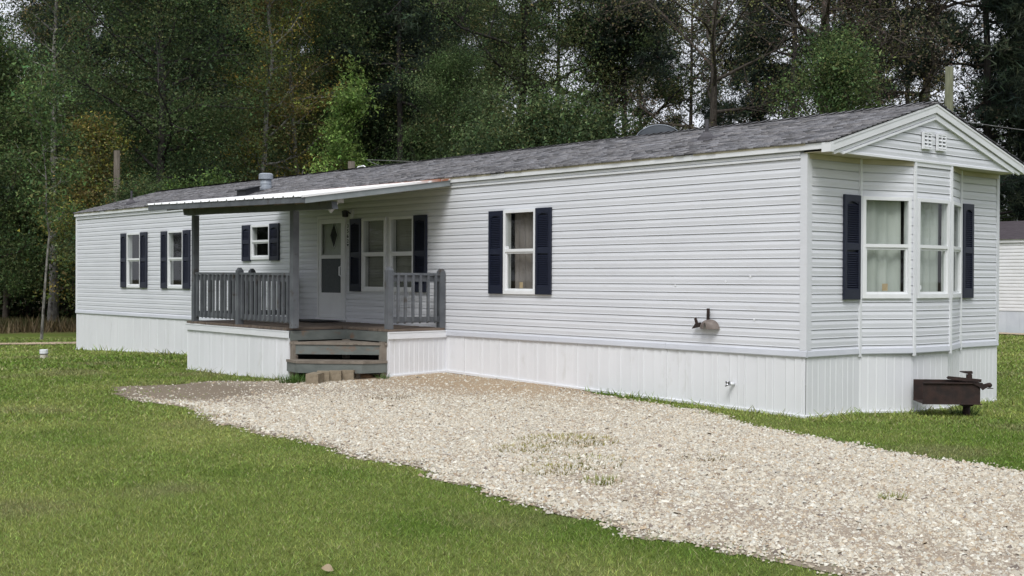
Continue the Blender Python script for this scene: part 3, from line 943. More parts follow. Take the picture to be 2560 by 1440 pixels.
# ---- door
x0, x1, z0, z1 = DOOR
wd, h = x1 - x0, z1 - z0
fr = MB()
for b in ((0, 0.045, 0, h), (wd - 0.045, wd, 0, h), (0.045, wd - 0.045, h - 0.05, h)):
    fr.box(b[0], b[1], -0.045, 0.03, b[2], b[3])
door = fr.obj('door', 'doorwhite', home, mw=frame_mat((x0, 0, z0), 0))
MB().box(-0.01, wd + 0.015, -0.07, 0.03, -0.03, 0.03).obj('door_sill', 'frame', door)
st_ = MB()
a, b = 0.05, wd - 0.05
c0, c1 = 0.035, h - 0.055
for q in ((a, a + 0.075, c0, c1), (b - 0.075, b, c0, c1), (a + 0.075, b - 0.075, c0, 0.46), (a + 0.075, b - 0.075, c1 - 0.08, c1), (a + 0.075, b - 0.075, 1.045, 1.105)):
    st_.box(q[0], q[1], -0.04, -0.012, q[2], q[3])
st_.obj('storm_door', 'doorwhite', door)
MB().box(a + 0.05, b - 0.05, -0.043, -0.0405, 0.075, 0.088).obj('kick_plate_bead', 'frame', door)
MB().box(a + 0.074, b - 0.074, -0.024, -0.020, 0.458, 1.047).obj('screen_panel', 'screen', door)
MB().pts([(a + 0.07, -0.026, 1.10), (b - 0.07, -0.026, 1.10), (b - 0.07, -0.026, c1 - 0.075), (a + 0.07, -0.026, c1 - 0.075)], [(0, 1, 2, 3)]).obj('pane', 'glass', door)
MB().box(0.05, wd - 0.05, 0.03, 0.06, 0.03, h - 0.05).obj('inner_door', 'doorinner', door)
cx_, cz_ = wd * 0.50, 1.445
MB().pts([(cx_ - 0.115, 0.026, cz_), (cx_, 0.026, cz_ - 0.22), (cx_ + 0.115, 0.026, cz_), (cx_, 0.026, cz_ + 0.22)], [(0, 1, 2, 3)]).obj('diamond_light', 'black', door)
mb = MB()
for (pa, pb) in (((-0.125, 0), (0, -0.235)), ((0, -0.235), (0.125, 0)), ((0.125, 0), (0, 0.235)), ((0, 0.235), (-0.125, 0))):
    mb.bar((cx_ + pa[0], 0.024, cz_ + pa[1]), (cx_ + pb[0], 0.024, cz_ + pb[1]), 0.016, 0.016, (0, 1, 0))
mb.obj('diamond_trim', 'doorinner', door)
mb = MB()
mb.tube([(b - 0.05, -0.045, 0.74), (b - 0.055, -0.085, 0.76), (b - 0.055, -0.085, 0.90), (b - 0.05, -0.045, 0.92)], 0.012, 6)
mb.box(b - 0.07, b - 0.03, -0.046, -0.0405, 0.72, 0.94)
mb.obj('door_handle', 'frame', door, False)

# ---- wall lamp and house number
lamp = MB().box(-9.235, -9.145, -0.025, -0.010, 2.53, 2.68).obj('wall_lamp', 'white', home)
MB().tube([(-9.22, -0.026, 2.62), (-9.22, -0.07, 2.63), (-9.235, -0.12, 2.60)], [0.012, 0.012, 0.012], 6).obj('lamp_arm', 'blackmetal', lamp)
MB().tube([(-9.235, -0.12, 2.67), (-9.235, -0.12, 2.655), (-9.235, -0.12, 2.56), (-9.235, -0.12, 2.55)], [0.02, 0.06, 0.05, 0.02], 10).obj('lamp_shade', 'blackmetal', lamp)
num = MB().box(-9.345, -9.245, -0.024, -0.015, 2.06, 2.46).obj('house_number', 'siding', home)
for ch, zc in (('3', 2.385), ('5', 2.300), ('6', 2.215), ('2', 2.130)):
    cu = bpy.data.curves.new('digit', 'FONT')
    cu.body = ch
    cu.size = 0.088
    cu.extrude = 0.003
    cu.align_x = 'CENTER'
    tmp = bpy.data.objects.new('digit_tmp', cu)
    COL.objects.link(tmp)
    bpy.context.view_layer.update()
    me = bpy.data.meshes.new_from_object(tmp.evaluated_get(bpy.context.evaluated_depsgraph_get()))
    bpy.data.objects.remove(tmp)
    me.materials.clear()
    link('digit', me, 'black', num, Matrix.Translation((-9.295, -0.0275, zc - 0.005)) @ Matrix.Rotation(R(90), 4, 'X'))
MB().extr([(-9.325, -0.024, 2.105), (-9.265, -0.024, 2.105), (-9.295, -0.024, 2.068)], (0, -0.006, 0)).obj('number_ornament', 'black', num)

# ---- roof fittings
def roofz(y): return 3.066 + gs * (y + 0.062)
rv = MB()
bx0, by0 = -13.13, 0.58
rv.tube([(bx0, by0, roofz(by0) - 0.05), (bx0, by0, roofz(by0) + 0.03), (bx0, by0, roofz(by0) + 0.22)], [0.125, 0.11, 0.105], 20)
vo = rv.obj('roof_vent', 'pvc', home, True)
zc = roofz(by0) + 0.22
MB().tube([(bx0, by0, zc - 0.02), (bx0, by0, zc - 0.02), (bx0, by0, zc + 0.075), (bx0, by0, zc + 0.095)], [0.08, 0.138, 0.138, 0.11], 20).obj('vent_cap', 'pvc', vo, False)
MB().tube([(bx0, by0, roofz(by0) + 0.10), (bx0, by0, roofz(by0) + 0.115)], [0.112, 0.112], 20).obj('vent_band', 'pvc', vo, False)
def slopebox(mb, xa, xb, ya, yb, h0, h1):
    P = [(xa, ya, roofz(ya) + h0[0]), (xb, ya, roofz(ya) + h0[0]), (xb, yb, roofz(yb) + h0[1]), (xa, yb, roofz(yb) + h0[1]),
         (xa, ya, roofz(ya) + h1[0]), (xb, ya, roofz(ya) + h1[0]), (xb, yb, roofz(yb) + h1[1]), (xa, yb, roofz(yb) + h1[1])]
    mb.pts(P, [(3, 2, 1, 0), (4, 5, 6, 7), (0, 1, 5, 4), (1, 2, 6, 5), (2, 3, 7, 6), (3, 0, 4, 7)])
mb = MB()
slopebox(mb, -13.33, -12.98, 0.06, 0.36, (0.0, 0.0), (0.115, 0.10))
slopebox(mb, -13.38, -12.93, 0.01, 0.42, (0.010, 0.010), (0.026, 0.026))
slopebox(mb, -13.35, -12.96, 0.03, 0.39, (0.115, 0.10), (0.130, 0.115))
mb.obj('box_vent', 'blackmetal', home)
def boot(x, y, s, pipe, tilt=0.0):
    mb = MB()
    slopebox(mb, x - 0.16 * s, x + 0.16 * s, y - 0.18 * s, y + 0.18 * s, (0.012, 0.012), (0.022, 0.022))
    z = roofz(y)
    mb.tube([(x, y, z - 0.02), (x, y, z + 0.03 * s), (x, y, z + 0.085 * s), (x, y, z + 0.10 * s)], [0.13 * s, 0.115 * s, 0.05 * s, 0.04 * s], 14)
    o = mb.obj('pipe_boot', 'boot', home, False)
    MB().tube([(x, y, z + 0.06 * s), (x, y, z + pipe)], [0.024 * s, 0.024 * s], 10).obj('vent_pipe', 'boot', o)
boot(-2.32, 1.0, 1.0, 0.27)
boot(-19.19, 0.5, 1.0, 0.30)

# ---- faucet through the skirting
fa = MB()
fa.tube([(-1.02, -0.005, 0.30), (-1.03, -0.07, 0.30)], [0.020, 0.018], 10)
fo = fa.obj('faucet', 'white', home, True)
mb = MB()
mb.tube([(-1.03, -0.07, 0.30), (-1.035, -0.12, 0.298), (-1.04, -0.135, 0.275)], [0.017, 0.017, 0.013], 8)
mb.tube([(-1.035, -0.10, 0.315), (-1.035, -0.10, 0.335)], [0.03, 0.03], 10)
mb.obj('faucet_valve', 'chrome', fo, True)
# small scuffs: vinyl patch plugs
pl = MB()
for x, z in ((-1.15, 1.51), (-1.95, 1.46), (-0.72, 1.07), (-0.78, 1.57)):
    pl.tube([(x, -0.010, z), (x, -0.0135, z)], [0.016, 0.014], 10)
pl.obj('siding_plug', 'white', home)

# ---- rusty hood of an object that stood free; wall mounting made up
remnant = thing('wall_remnant', 'faded brown metal hood with upright bar, its fixing to the long siding wall made up', 'remnant', (-1.40, -0.014, 0.94))
mb = MB()
V, F = [], []
nu, nv = 12, 6
for i in range(nu + 1):
    a = math.pi * i / nu
    for j in range(nv + 1):
        b = math.pi / 2 * j / nv
        V.append((0.14 * math.cos(a) * math.cos(b * 0.9) + 0.025, -0.11 * math.sin(b), 0.115 * math.sin(a) * math.cos(b * 0.55)))
for i in range(nu):
    for j in range(nv):
        k = i * (nv + 1) + j
        F.append((k, k + 1, k + nv + 2, k + nv + 1))
mb.pts(V, F).obj('remnant_shell', 'tanmetal', remnant, True)
MB().bar((0.008, -0.03, 0.10), (0.012, -0.03, 0.245), 0.036, 0.016, (0, 1, 0)).obj('upright_bar', 'rust', remnant)
MB().extr([(-0.225, -0.04, -0.005), (-0.10, -0.04, 0.02), (-0.09, -0.04, 0.075), (-0.16, -0.04, 0.07)], (0, -0.02, 0)).obj('side_bracket', 'rust', remnant)
MB().bar((-0.15, -0.05, 0.06), (-0.175, -0.05, 0.125), 0.034, 0.014, (0, 1, 0)).obj('bracket_tab', 'rust', remnant)

# ------------------------------------------------------------------ the porch
porch = thing('porch', 'grey painted wooden porch with white metal roof, corner steps and white skirting', 'porch')
PX0, PXA, PXR, PD, PDB = -11.07, -7.70, -6.60, -2.08, -1.08
def dz(x): return float(np.interp(x, [PX0, PXR], [0.800, 0.782]))
deck = MB().prism([(PX0 + 0.05, -0.03), (PX0 + 0.05, PD + 0.05), (PXA - 0.04, PD + 0.05), (PXA - 0.04, PDB + 0.04), (PXR - 0.05, PDB + 0.04), (PXR - 0.05, -0.03)][::-1], 0.60, 0.742).obj('deck', 'greypaint', porch)
rg = random.Random(12)
x = PX0
while x < PXR - 0.02:
    x1 = min(x + 0.136, PXR)
    y0 = PD if x1 <= PXA + 0.02 else PDB
    z = dz(x)
    y0 += rg.uniform(-0.012, 0.008)
    MB().box(x + 0.003, x1 - 0.003, y0, -0.03, z - 0.036 + rg.uniform(-0.002, 0.002), z + rg.uniform(-0.003, 0.003)).obj('deck_board', 'deckwood', deck)
    x = x1
# porch skirting and trims
psk = MB().box(PX0 + 0.01, PXA - 0.02, PD + 0.03, PD + 0.04, 0.1, 0.7).obj('porch_skirting', 'skirt', porch)
k = 8
for i in range(k):
    a, b = PX0 + (PXA - PX0) * i / k, PX0 + (PXA - PX0) * (i + 1) / k
    skirt_panel((a, PD + 0.012), (b, PD + 0.012), 0.70, -0.03 - 0.01 * i / k, -0.03 - 0.01 * (i + 1) / k, psk)
k = 4
for i in range(k):
    a, b = PDB + (0 - PDB) * i / k, PDB + (0 - PDB) * (i + 1) / k
    skirt_panel((PXR - 0.004, a), (PXR - 0.004, b), 0.70, 0.085 + 0.007 * i, 0.092 + 0.007 * i, psk, grooves=(0.0, 0.36, 0.7), rib=0.004)
    MB().box(PX0 + 0.004, PX0 + 0.012, PD + 0.02 + i * 0.5, PD + 0.02 + (i + 1) * 0.5, -0.04, 0.72).obj('skirting_panel', 'skirt', psk)
def trim_strip(a, b, za, zb, parent):
    a, b = Vector(a), Vector(b)
    d = (b - a).normalized()
    n = Vector((d.y, -d.x))
    for o, t, bt in ((0.030, 0.0, -0.016), (0.022, -0.016, -0.034), (0.026, -0.034, -0.105)):
        P = []
        for q, zz in ((a, za), (b, zb)):
            for oo, dzz in ((0.0, t), (o, t), (o, bt), (0.0, bt)):
                P.append((q.x + n.x * oo, q.y + n.y * oo, zz + dzz))
        MB().pts(P, [(0, 1, 2, 3), (7, 6, 5, 4), (0, 4, 5, 1), (1, 5, 6, 2), (2, 6, 7, 3), (3, 7, 4, 0)]).obj('top_trim', 'white', parent)
trim_strip((PX0 - 0.01, PD + 0.012), (PXA - 0.002, PD + 0.012), 0.760, 0.742, psk)
trim_strip((PXR - 0.004, PDB), (PXR - 0.004, -0.01), 0.742, 0.745, psk)
def low_channel(a, b, za, zb, parent):
    a, b = Vector(a), Vector(b)
    d = (b - a).normalized()
    n = Vector((d.y, -d.x))
    P = []
    for q, zz in ((a, za), (b, zb)):
        for oo, dzz in ((-0.004, 0.024), (0.022, 0.02), (0.022, -0.016), (-0.004, -0.016)):
            P.append((q.x + n.x * oo, q.y + n.y * oo, zz + dzz))
    MB().pts(P, [(0, 1, 2, 3), (7, 6, 5, 4), (0, 4, 5, 1), (1, 5, 6, 2), (2, 6, 7, 3), (3, 7, 4, 0)]).obj('bottom_channel', 'white', parent)
low_channel((PX0 - 0.02, PD + 0.012), (PXA, PD + 0.012), -0.03, -0.04, psk)
low_channel((PXR - 0.004, PDB), (PXR - 0.004, 0.0), 0.085, 0.115, psk)
MB().box(PXA - 0.012, PXA - 0.002, PD - 0.012, PD + 0.03, -0.04, 0.74).obj('corner_trim', 'white', psk)
MB().box(PXR - 0.03, PXR + 0.004, PDB - 0.010, PDB - 0.002, 0.08, 0.74).obj('corner_trim', 'white', psk)

# steps in the notched corner
stair = MB().box(PXA - 0.03, PXA + 0.0, PD + 0.06, PDB, 0.60, 0.742).obj('stair', 'steppaint', porch)
MB().box(PXA + 0.004, PXA + 0.04, PD + 0.0, PDB, 0.605, 0.745).obj('riser', 'steppaint', stair)
MB().box(PXA + 0.04, PXR, PDB - 0.04, PDB - 0.004, 0.602, 0.742).obj('riser', 'steppaint', stair)
# middle step: a triangular tread with a straight diagonal nosing
A, B = Vector((PXA + 0.01, PD - 0.0)), Vector((PXR - 0.01, PDB + 0.0))
dd = (B - A).normalized()
nn_ = Vector((dd.y, -dd.x))                      # outward
def diag(o, s0=0.0, s1=0.0): return (A + nn_ * o + dd * s0, B + nn_ * o - dd * s1)
a0, b0 = diag(0.03, 0.0, 0.0)
MB().prism([tuple(a0), tuple(b0), (PXR - 0.01, PDB - 0.05), (PXA + 0.05, PDB - 0.05), (PXA + 0.05, PD + 0.04)], 0.548, 0.585).obj('tread', 'tread', stair)
a0, b0 = diag(0.012, 0.03, 0.03)
a1, b1 = diag(-0.026, 0.03, 0.03)
MB().prism([tuple(a1), tuple(a0), tuple(b0), tuple(b1)][::1], 0.405, 0.545).obj('riser', 'steppaint', stair)
# lower step: a wider tread with clipped ends
low = [(-7.755, -2.11), (-7.34, -2.185), (-6.64, -1.50), (-6.585, -1.10), (-6.75, -1.05), (-7.72, -2.02)]
MB().prism(low, 0.288, 0.326).obj('tread', 'tread', stair)
for i in range(3):
    (xa, ya), (xb, yb) = low[i], low[i + 1]
    d = Vector((xb - xa, yb - ya)).normalized()
    n = Vector((d.y, -d.x)) * -1
    MB().prism([(xa + n.x * 0.012, ya + n.y * 0.012), (xb + n.x * 0.012, yb + n.y * 0.012), (xb + n.x * 0.05, yb + n.y * 0.05), (xa + n.x * 0.05, ya + n.y * 0.05)], 0.150, 0.2865).obj('riser', 'steppaint', stair)
for x, y, z0, z1 in ((-7.66, -2.03, -0.1, 0.60), (-6.66, -1.13, -0.05, 0.60), (-7.60, -1.16, -0.1, 0.60), (-7.15, -1.75, -0.1, 0.15), (-6.84, -1.47, -0.1, 0.286)):
    MB().box(x - 0.042, x + 0.042, y - 0.042, y + 0.042, z0, z1).obj('stair_post', 'tread', stair)
# near-black sheets stand in for the shade under the deck
MB().box(PXA - 0.35, PXA - 0.33, PD + 0.05, PDB + 0.3, -0.1, 0.6).obj('void_shade_sheet', 'dark', stair)
MB().box(PXA - 0.33, PXR - 0.03, PDB + 0.3, PDB + 0.32, -0.1, 0.6).obj('void_shade_sheet', 'dark', stair)

# posts, beam
def post(x, y, z0, z1, s=0.092):
    MB().box(x - s / 2, x + s / 2, y - s / 2, y + s / 2, z0, z1).obj('post', 'greypaint', porch)
post(-10.86, -2.03, dz(-10.86), 2.57)
post(-7.66, -2.03, dz(-7.66), 2.52, 0.10)
def newel(x, y, z0, z1, s=0.095):
    mb = MB().box(x - s / 2, x + s / 2, y - s / 2, y + s / 2, z0, z1 - 0.05)
    q = s * 0.22
    mb.pts([(x - s / 2, y - s / 2, z1 - 0.05), (x + s / 2, y - s / 2, z1 - 0.05), (x + s / 2, y + s / 2, z1 - 0.05), (x - s / 2, y + s / 2, z1 - 0.05),
            (x - q, y - q, z1), (x + q, y - q, z1), (x + q, y + q, z1), (x - q, y + q, z1)],
           [(0, 1, 5, 4), (1, 2, 6, 5), (2, 3, 7, 6), (3, 0, 4, 7), (4, 5, 6, 7)])
    mb.obj('newel_post', 'greypaint', porch)
newel(-9.33, -2.03, dz(-9.33), 1.69)
newel(-6.645, -1.035, 0.782, 1.70)
newel(-6.645, -0.075, 0.784, 1.685)
newel(-11.02, -0.88, 0.80, 1.69)
newel(-11.02, -0.06, 0.80, 1.69)
def bz(x): return float(np.interp(x, [-11.2, -7.7], [2.585, 2.525]))
MB().extr([(-11.17, -2.09, bz(-11.17)), (-11.21, -2.09, 2.695), (-11.21, -2.0, 2.695), (-11.17, -2.0, bz(-11.17))],
          (4.65, 0, -0.078)).obj('beam', 'greypaint', porch)

# railings: balusters hang on the outer face of the rails
def railing(p0, p1, zt0, zt1, n, out, parent=porch):
    p0, p1 = Vector(p0), Vector(p1)
    d = (p1 - p0).normalized()
    o = Vector(out)
    def pz(t, dz_): 
        q = p0 + (p1 - p0) * t
        return Vector((q.x, q.y, zt0 + (zt1 - zt0) * t + dz_))
    r = MB()
    r.bar(pz(0, -0.018), pz(1, -0.018), 0.088, 0.036)
    ro = r.obj('railing', 'greypaint', parent)
    MB().bar(pz(0, -0.085), pz(1, -0.085), 0.036, 0.088).obj('upper_rail', 'greypaint', ro)
    MB().bar(pz(0, -0.70), pz(1, -0.70), 0.036, 0.088).obj('lower_rail', 'greypaint', ro)
    s = 0.036
    for i in range(n):
        t = (i + 0.65) / (n + 0.3)
        j = rg.uniform(-0.006, 0.006)
        q = p0 + (p1 - p0) * t + d * j + o * (0.018 + s / 2 + 0.001)
        zt_ = zt0 + (zt1 - zt0) * t
        mb = MB()
        a = Vector((d.x, d.y)) * s / 2
        b = o * s / 2
        V = []
        for zz in (0, 1):
            for sa, sb in ((-1, -1), (1, -1), (1, 1), (-1, 1)):
                z = zt_ - 0.036 if zz else zt_ - (0.755 if sb < 0 else 0.72)
                V.append((q.x + a.x * sa + b.x * sb, q.y + a.y * sa + b.y * sb, z))
        mb.pts(V, [(0, 1, 2, 3), (7, 6, 5, 4), (0, 4, 5, 1), (1, 5, 6, 2), (2, 6, 7, 3), (3, 7, 4, 0)])
        mb.obj('baluster', 'greypaint', ro)
railing((-10.81, -2.02), (-9.38, -2.02), 1.618, 1.613, 10, (0, -1))
railing((-9.28, -2.02), (-7.71, -2.02), 1.613, 1.602, 11, (0, -1))
railing((-6.645, -0.99), (-6.645, -0.12), 1.615, 1.612, 6, (1, 0))
railing((-11.02, -1.98), (-11.02, -0.93), 1.62, 1.62, 8, (-1, 0))
railing((-11.02, -0.83), (-11.02, -0.11), 1.62, 1.62, 6, (-1, 0))

# metal roof
RX0, RX1, RY = -11.46, -6.45, -2.60
def rz(x, y):
    zf = float(np.interp(x, [RX0, RX1], [2.748, 2.662]))
    zb_ = float(np.interp(x, [RX0, RX1], [3.055, 3.040]))
    t = (y - RY) / (0 - RY)
    return zf + (zb_ - zf) * t
prof = MB().prism([(RX0 + 0.05, RY + 0.04), (RX1 - 0.04, RY + 0.04), (RX1 - 0.04, -0.06), (RX0 + 0.05, -0.06)], -0.028, -0.012)
prof.v = [(x, y, rz(x, y) + z) for x, y, z in prof.v]
proof = prof.obj('porch_roof', 'ply', porch)
pitch_ = (RX1 - RX0) / 18
for k in range(6):
    V, F = [], []
    us = []
    for j in range(3):
        x = RX0 + (3 * k + j) * pitch_
        us += [(x, 0.0), (x + 0.02, 0.0), (x + 0.032, 0.022), (x + 0.056, 0.022), (x + 0.068, 0.0), (x + 0.16, 0.0), (x + 0.165, 0.005), (x + 0.175, 0.005), (x + 0.18, 0.0)]
    us.append((RX0 + (3 * k + 3) * pitch_, 0.0))
    for x, hgt in us:
        for y in (RY - 0.03, -0.02):
            V.append((x, y, rz(x, y) + hgt - 0.002 * (k % 2)))
            V.append((x, y, rz(x, y) + hgt - 0.004 - 0.002 * (k % 2)))
    for i in range(len(us) - 1):
        a = i * 4
        F += [(a, a + 4, a + 6, a + 2), (a + 1, a + 3, a + 7, a + 5), (a, a + 1, a + 5, a + 4)]
    MB().pts(V, F).obj('metal_panel', 'metalwhite', proof)
def sl_board(xa, ya, xb, yb, th, top, ht, m, nm, parent=proof):
    a, b = Vector((xa, ya)), Vector((xb, yb))
    d = (b - a).normalized()
    n = Vector((d.y, -d.x)) * th
    P = []
    for q in (a, b):
        z = rz(q.x, q.y)
        for oo, dd_ in ((0, top), (1, top), (1, top - ht), (0, top - ht)):
            P.append((q.x + n.x * oo, q.y + n.y * oo, z + dd_))
    MB().pts(P, [(0, 1, 2, 3), (7, 6, 5, 4), (0, 4, 5, 1), (1, 5, 6, 2), (2, 6, 7, 3), (3, 7, 4, 0)]).obj(nm, m, parent)
sl_board(RX0 + 0.05, RY + 0.02, RX1 - 0.004, RY + 0.02, 0.036, -0.008, 0.088, 'greypaint', 'fascia_board')
sl_board(RX1 - 0.036, RY + 0.02, RX1 - 0.036, -0.05, 0.036, -0.010, 0.092, 'fasciagrey', 'fascia_board')
sl_board(RX0 + 0.05, RY + 0.02, RX0 + 0.05, -0.06, 0.036, -0.010, 0.092, 'greypaint', 'fascia_board')
# rolled edge trim over the near rake
sl_board(RX1 - 0.02, RY - 0.03, RX1 - 0.02, -0.04, 0.035, 0.014, 0.03, 'metalwhite', 'rake_flashing')
for i in range(8):
    x = RX0 + 0.6 + i * 0.58
    sl_board(x, RY + 0.06, x, -0.06, 0.036, -0.030, 0.085, 'ply', 'rafter')
# flood lamp hung under the roof
fl = MB().box(-8.10, -7.98, -1.08, -0.96, 2.70, 2.76).obj('flood_lamp', 'doorwhite', porch)
MB().tube([(-8.04, -1.04, 2.70), (-8.05, -1.10, 2.64), (-8.08, -1.17, 2.58)], [0.022, 0.04, 0.058], 12).obj('lamp_head', 'doorwhite', fl)

# doormat on the deck
mat_o = MB().prism([(-10.2, -0.70), (-9.25, -0.70), (-9.2, -0.12), (-10.25, -0.12)], 0.806, 0.818).obj('doormat', 'black')
tag(mat_o, 'black doormat on the porch deck in front of the storm door', 'doormat')

# ------------------------------------------------------------------ concrete blocks at the steps
def cblock(p, ang, label, holes=False, size=(0.18, 0.38, 0.15), z0=None):
    wd, dp, ht = size
    z = float(gz(p[0], p[1])) + 0.008 if z0 is None else z0
    mb = MB()
    t = 0.028
    if not holes:
        mb.box(-wd / 2, wd / 2, 0, dp, 0, ht)
    else:                                     # laid on its side: two cells open to the right
        mb.box(-wd / 2, wd / 2, 0, t, 0, ht)
        mb.box(-wd / 2, wd / 2, dp - t, dp, 0, ht)
        mb.box(-wd / 2, wd / 2, dp / 2 - t / 2, dp / 2 + t / 2, t, ht - t)
        mb.box(-wd / 2, wd / 2, t, dp - t, 0, t)
        mb.box(-wd / 2, wd / 2, t, dp - t, ht - t, ht)
    o = mb.obj('concrete_block', 'block')
    o.location = (p[0], p[1], z)
    o.rotation_euler = (0, 0, ang)
    return tag(o, label, 'concrete block', 'concrete blocks at the porch steps')
cblock((-6.72, -2.30), R(42), 'leftmost concrete block before the steps, turned apart from the row')
cblock((-6.86, -2.03), R(55), 'concrete block next to the leftmost one, first of the tight row')
cblock((-6.80, -1.87), R(50), 'middle concrete block of the tight row before the steps')
cblock((-6.76, -1.68), R(38), 'rightmost concrete block of the row, hollow cells showing at its side', True, (0.185, 0.36, 0.15))
# clay heap under the right end of the steps
V, F = [], []
for i in range(5):
    for k in range(12):
        r = 0.24 * (1 - i / 4.6)
        a = 2 * math.pi * k / 12
        rr_ = r * (1 + 0.18 * math.sin(3 * a + i))
        V.append((rr_ * math.cos(a), rr_ * math.sin(a), 0.12 * (1 - (1 - i / 4) ** 2) - 0.02 + 0.008 * math.sin(5 * a + 2 * i)))
for i in range(4):
    for k in range(12): F.append((i * 12 + k, i * 12 + (k + 1) % 12, (i + 1) * 12 + (k + 1) % 12, (i + 1) * 12 + k))
F.append(tuple(48 + k for k in range(12)))
M['clay'] = simple('orange_clay', (0.25, 0.14, 0.07), (0.34, 0.21, 0.12), scale=12, rough=1.0, bmp=0.4)
o = MB().pts(V, F).obj('dirt_heap', 'clay', None, True)
o.location = (-6.95, -1.30, float(gz(-6.95, -1.30)))
tag(o, 'small orange dirt heap under the right end of the steps', 'dirt heap')

# ------------------------------------------------------------------ park grill at the end of the home
gr = thing('park_grill', 'rusty iron charcoal grill on a short post beside the bay end wall', 'grill', (0.86, 1.93, float(gz(0.86, 1.93))), R(46))
# local x runs to the viewer's right
MB().tube([(0, 0, -0.1), (0, 0, 0.16)], [0.042, 0.042], 12).obj('post', 'rust', gr, True)
bx = MB()
xa, xb, ya, yb, z0, z1 = -0.56, 0.085, -0.24, 0.20, 0.155, 0.405
t = 0.008
bx.box(xa, xb, ya, yb, z0, z0 + t)
bx.box(xa, xb, ya, ya + t, z0 + t, z1)
bx.box(xa, xb, yb - t, yb, z0 + t, z1)
bx.box(xb - t, xb, ya + t, yb - t, z0 + t, z1)
bx.box(xa - 0.012, xb + 0.02, ya - 0.022, ya, z1 - 0.012, z1)
bx.box(xa - 0.012, xb + 0.02, ya - 0.012, ya, z0 - 0.004, z0 + 0.008)
bx.obj('firebox', 'rust', gr)
MB().extr([(xb - 0.02, ya - 0.012, 0.36), (xb - 0.10, ya - 0.012, 0.40), (xb + 0.12, ya - 0.012, 0.388), (xb + 0.09, ya - 0.012, 0.365), (xb + 0.02, ya - 0.012, 0.32)], (0, -0.01, 0)).obj('end_gusset', 'rust', gr)
MB().tube([(xb + 0.04, ya, 0.378), (xb + 0.085, ya, 0.378), (xb + 0.11, ya, 0.378), (xb + 0.13, ya, 0.378)], [0.012, 0.028, 0.030, 0.012], 10).obj('hinge_knob', 'rust', gr, True)
MB().box(xb + 0.08, xb + 0.14, ya - 0.02, ya + 0.02, 0.338, 0.346).obj('hinge_tab', 'rust', gr)
gt = MB()
gt.box(-0.10, 0.12, -0.16, 0.16, 0.412, 0.424)
for i in range(9): gt.tube([(-0.28 + i * 0.012, -0.2 + i * 0.045, 0.455 - i * 0.003), (0.06, -0.2 + i * 0.045, 0.418)], 0.007, 5)
gt.bar((-0.28, -0.22, 0.46), (0.10, -0.22, 0.425), 0.02, 0.035)
gt.obj('grate', 'rust', gr)
MB().tube([(0.0, -0.10, 0.42), (0.0, -0.10, 0.49)], [0.034, 0.034], 12).obj('swivel', 'rust', gr)
MB().extr([(-0.11, -0.10, 0.528), (-0.11, -0.10, 0.518), (0.005, -0.10, 0.488), (0.035, -0.10, 0.505), (0.025, -0.10, 0.53)], (0, -0.03, 0)).obj('handle', 'rust', gr)
MB().extr([(-0.08, -0.1, 0.155), (0.07, -0.1, 0.155), (0.04, -0.1, 0.118), (-0.05, -0.1, 0.112)], (0, 0.2, 0)).obj('post_bracket', 'rust', gr)

# ------------------------------------------------------------------ satellite dish behind the ridge
sdish = thing('satellite_dish', 'grey satellite dish showing above the roof ridge', 'satellite dish', (-4.62, 2.55, 3.53))
V, F = [], []
nr, na = 6, 28
axis = Vector((-0.62, 0.55, 0.50)).normalized()
ea = axis.cross(Vector((0, 0, 1))).normalized()
eb_ = axis.cross(ea)
ctr = Vector((0.02, 0.0, 0.10))
for i in range(nr + 1):
    r = i / nr
    for k in range(na):
        a = 2 * math.pi * k / na
        q = ctr + ea * 0.36 * r * math.cos(a) + eb_ * 0.27 * r * math.sin(a) + axis * 0.06 * r * r
        V.append(q)
for i in range(nr):
    for k in range(na): F.append((i * na + k, i * na + (k + 1) % na, (i + 1) * na + (k + 1) % na, (i + 1) * na + k))
do = MB().pts(V, F).obj('reflector', 'dish', sdish, True)
rim = [V[nr * na + k] for k in range(na)] + [V[nr * na]]
MB().tube(rim, 0.008, 6, False).obj('rim', 'pvc', do, True)
MB().tube([ctr - axis * 0.02, ctr + Vector((-0.05, 0.0, -0.12)), Vector((0.0, 0.05, -0.06))], 0.02, 8).obj('mast', 'dish', sdish, True)
MB().tube([ctr + eb_ * 0.3, ctr + axis * 0.45 + eb_ * 0.12], 0.012, 6).obj('feed_arm', 'dish', sdish, True)

# ------------------------------------------------------------------ septic clean-out
q = (-16.5, -2.5)
cz = float(gz(*q))
co = thing('cleanout_pipe', 'white capped septic clean-out pipe standing in the lawn at left', 'clean-out pipe', (q[0], q[1], cz))
M['pipewhite'] = simple('stained_pipe', (0.42, 0.38, 0.28), (0.62, 0.6, 0.52), scale=9, rough=0.6)
MB().tube([(0, 0, -0.1), (0, 0, 0.085)], [0.072, 0.072], 20).obj('pipe', 'pipewhite', co, False)
MB().tube([(0, 0, 0.085), (0, 0, 0.10)], [0.078, 0.078], 20).obj('rubber_ring', 'boot', co, False)
MB().tube([(0, 0, 0.10), (0, 0, 0.10), (0, 0, 0.17), (0, 0, 0.18)], [0.05, 0.08, 0.08, 0.07], 20).obj('cap', 'white', co, False)

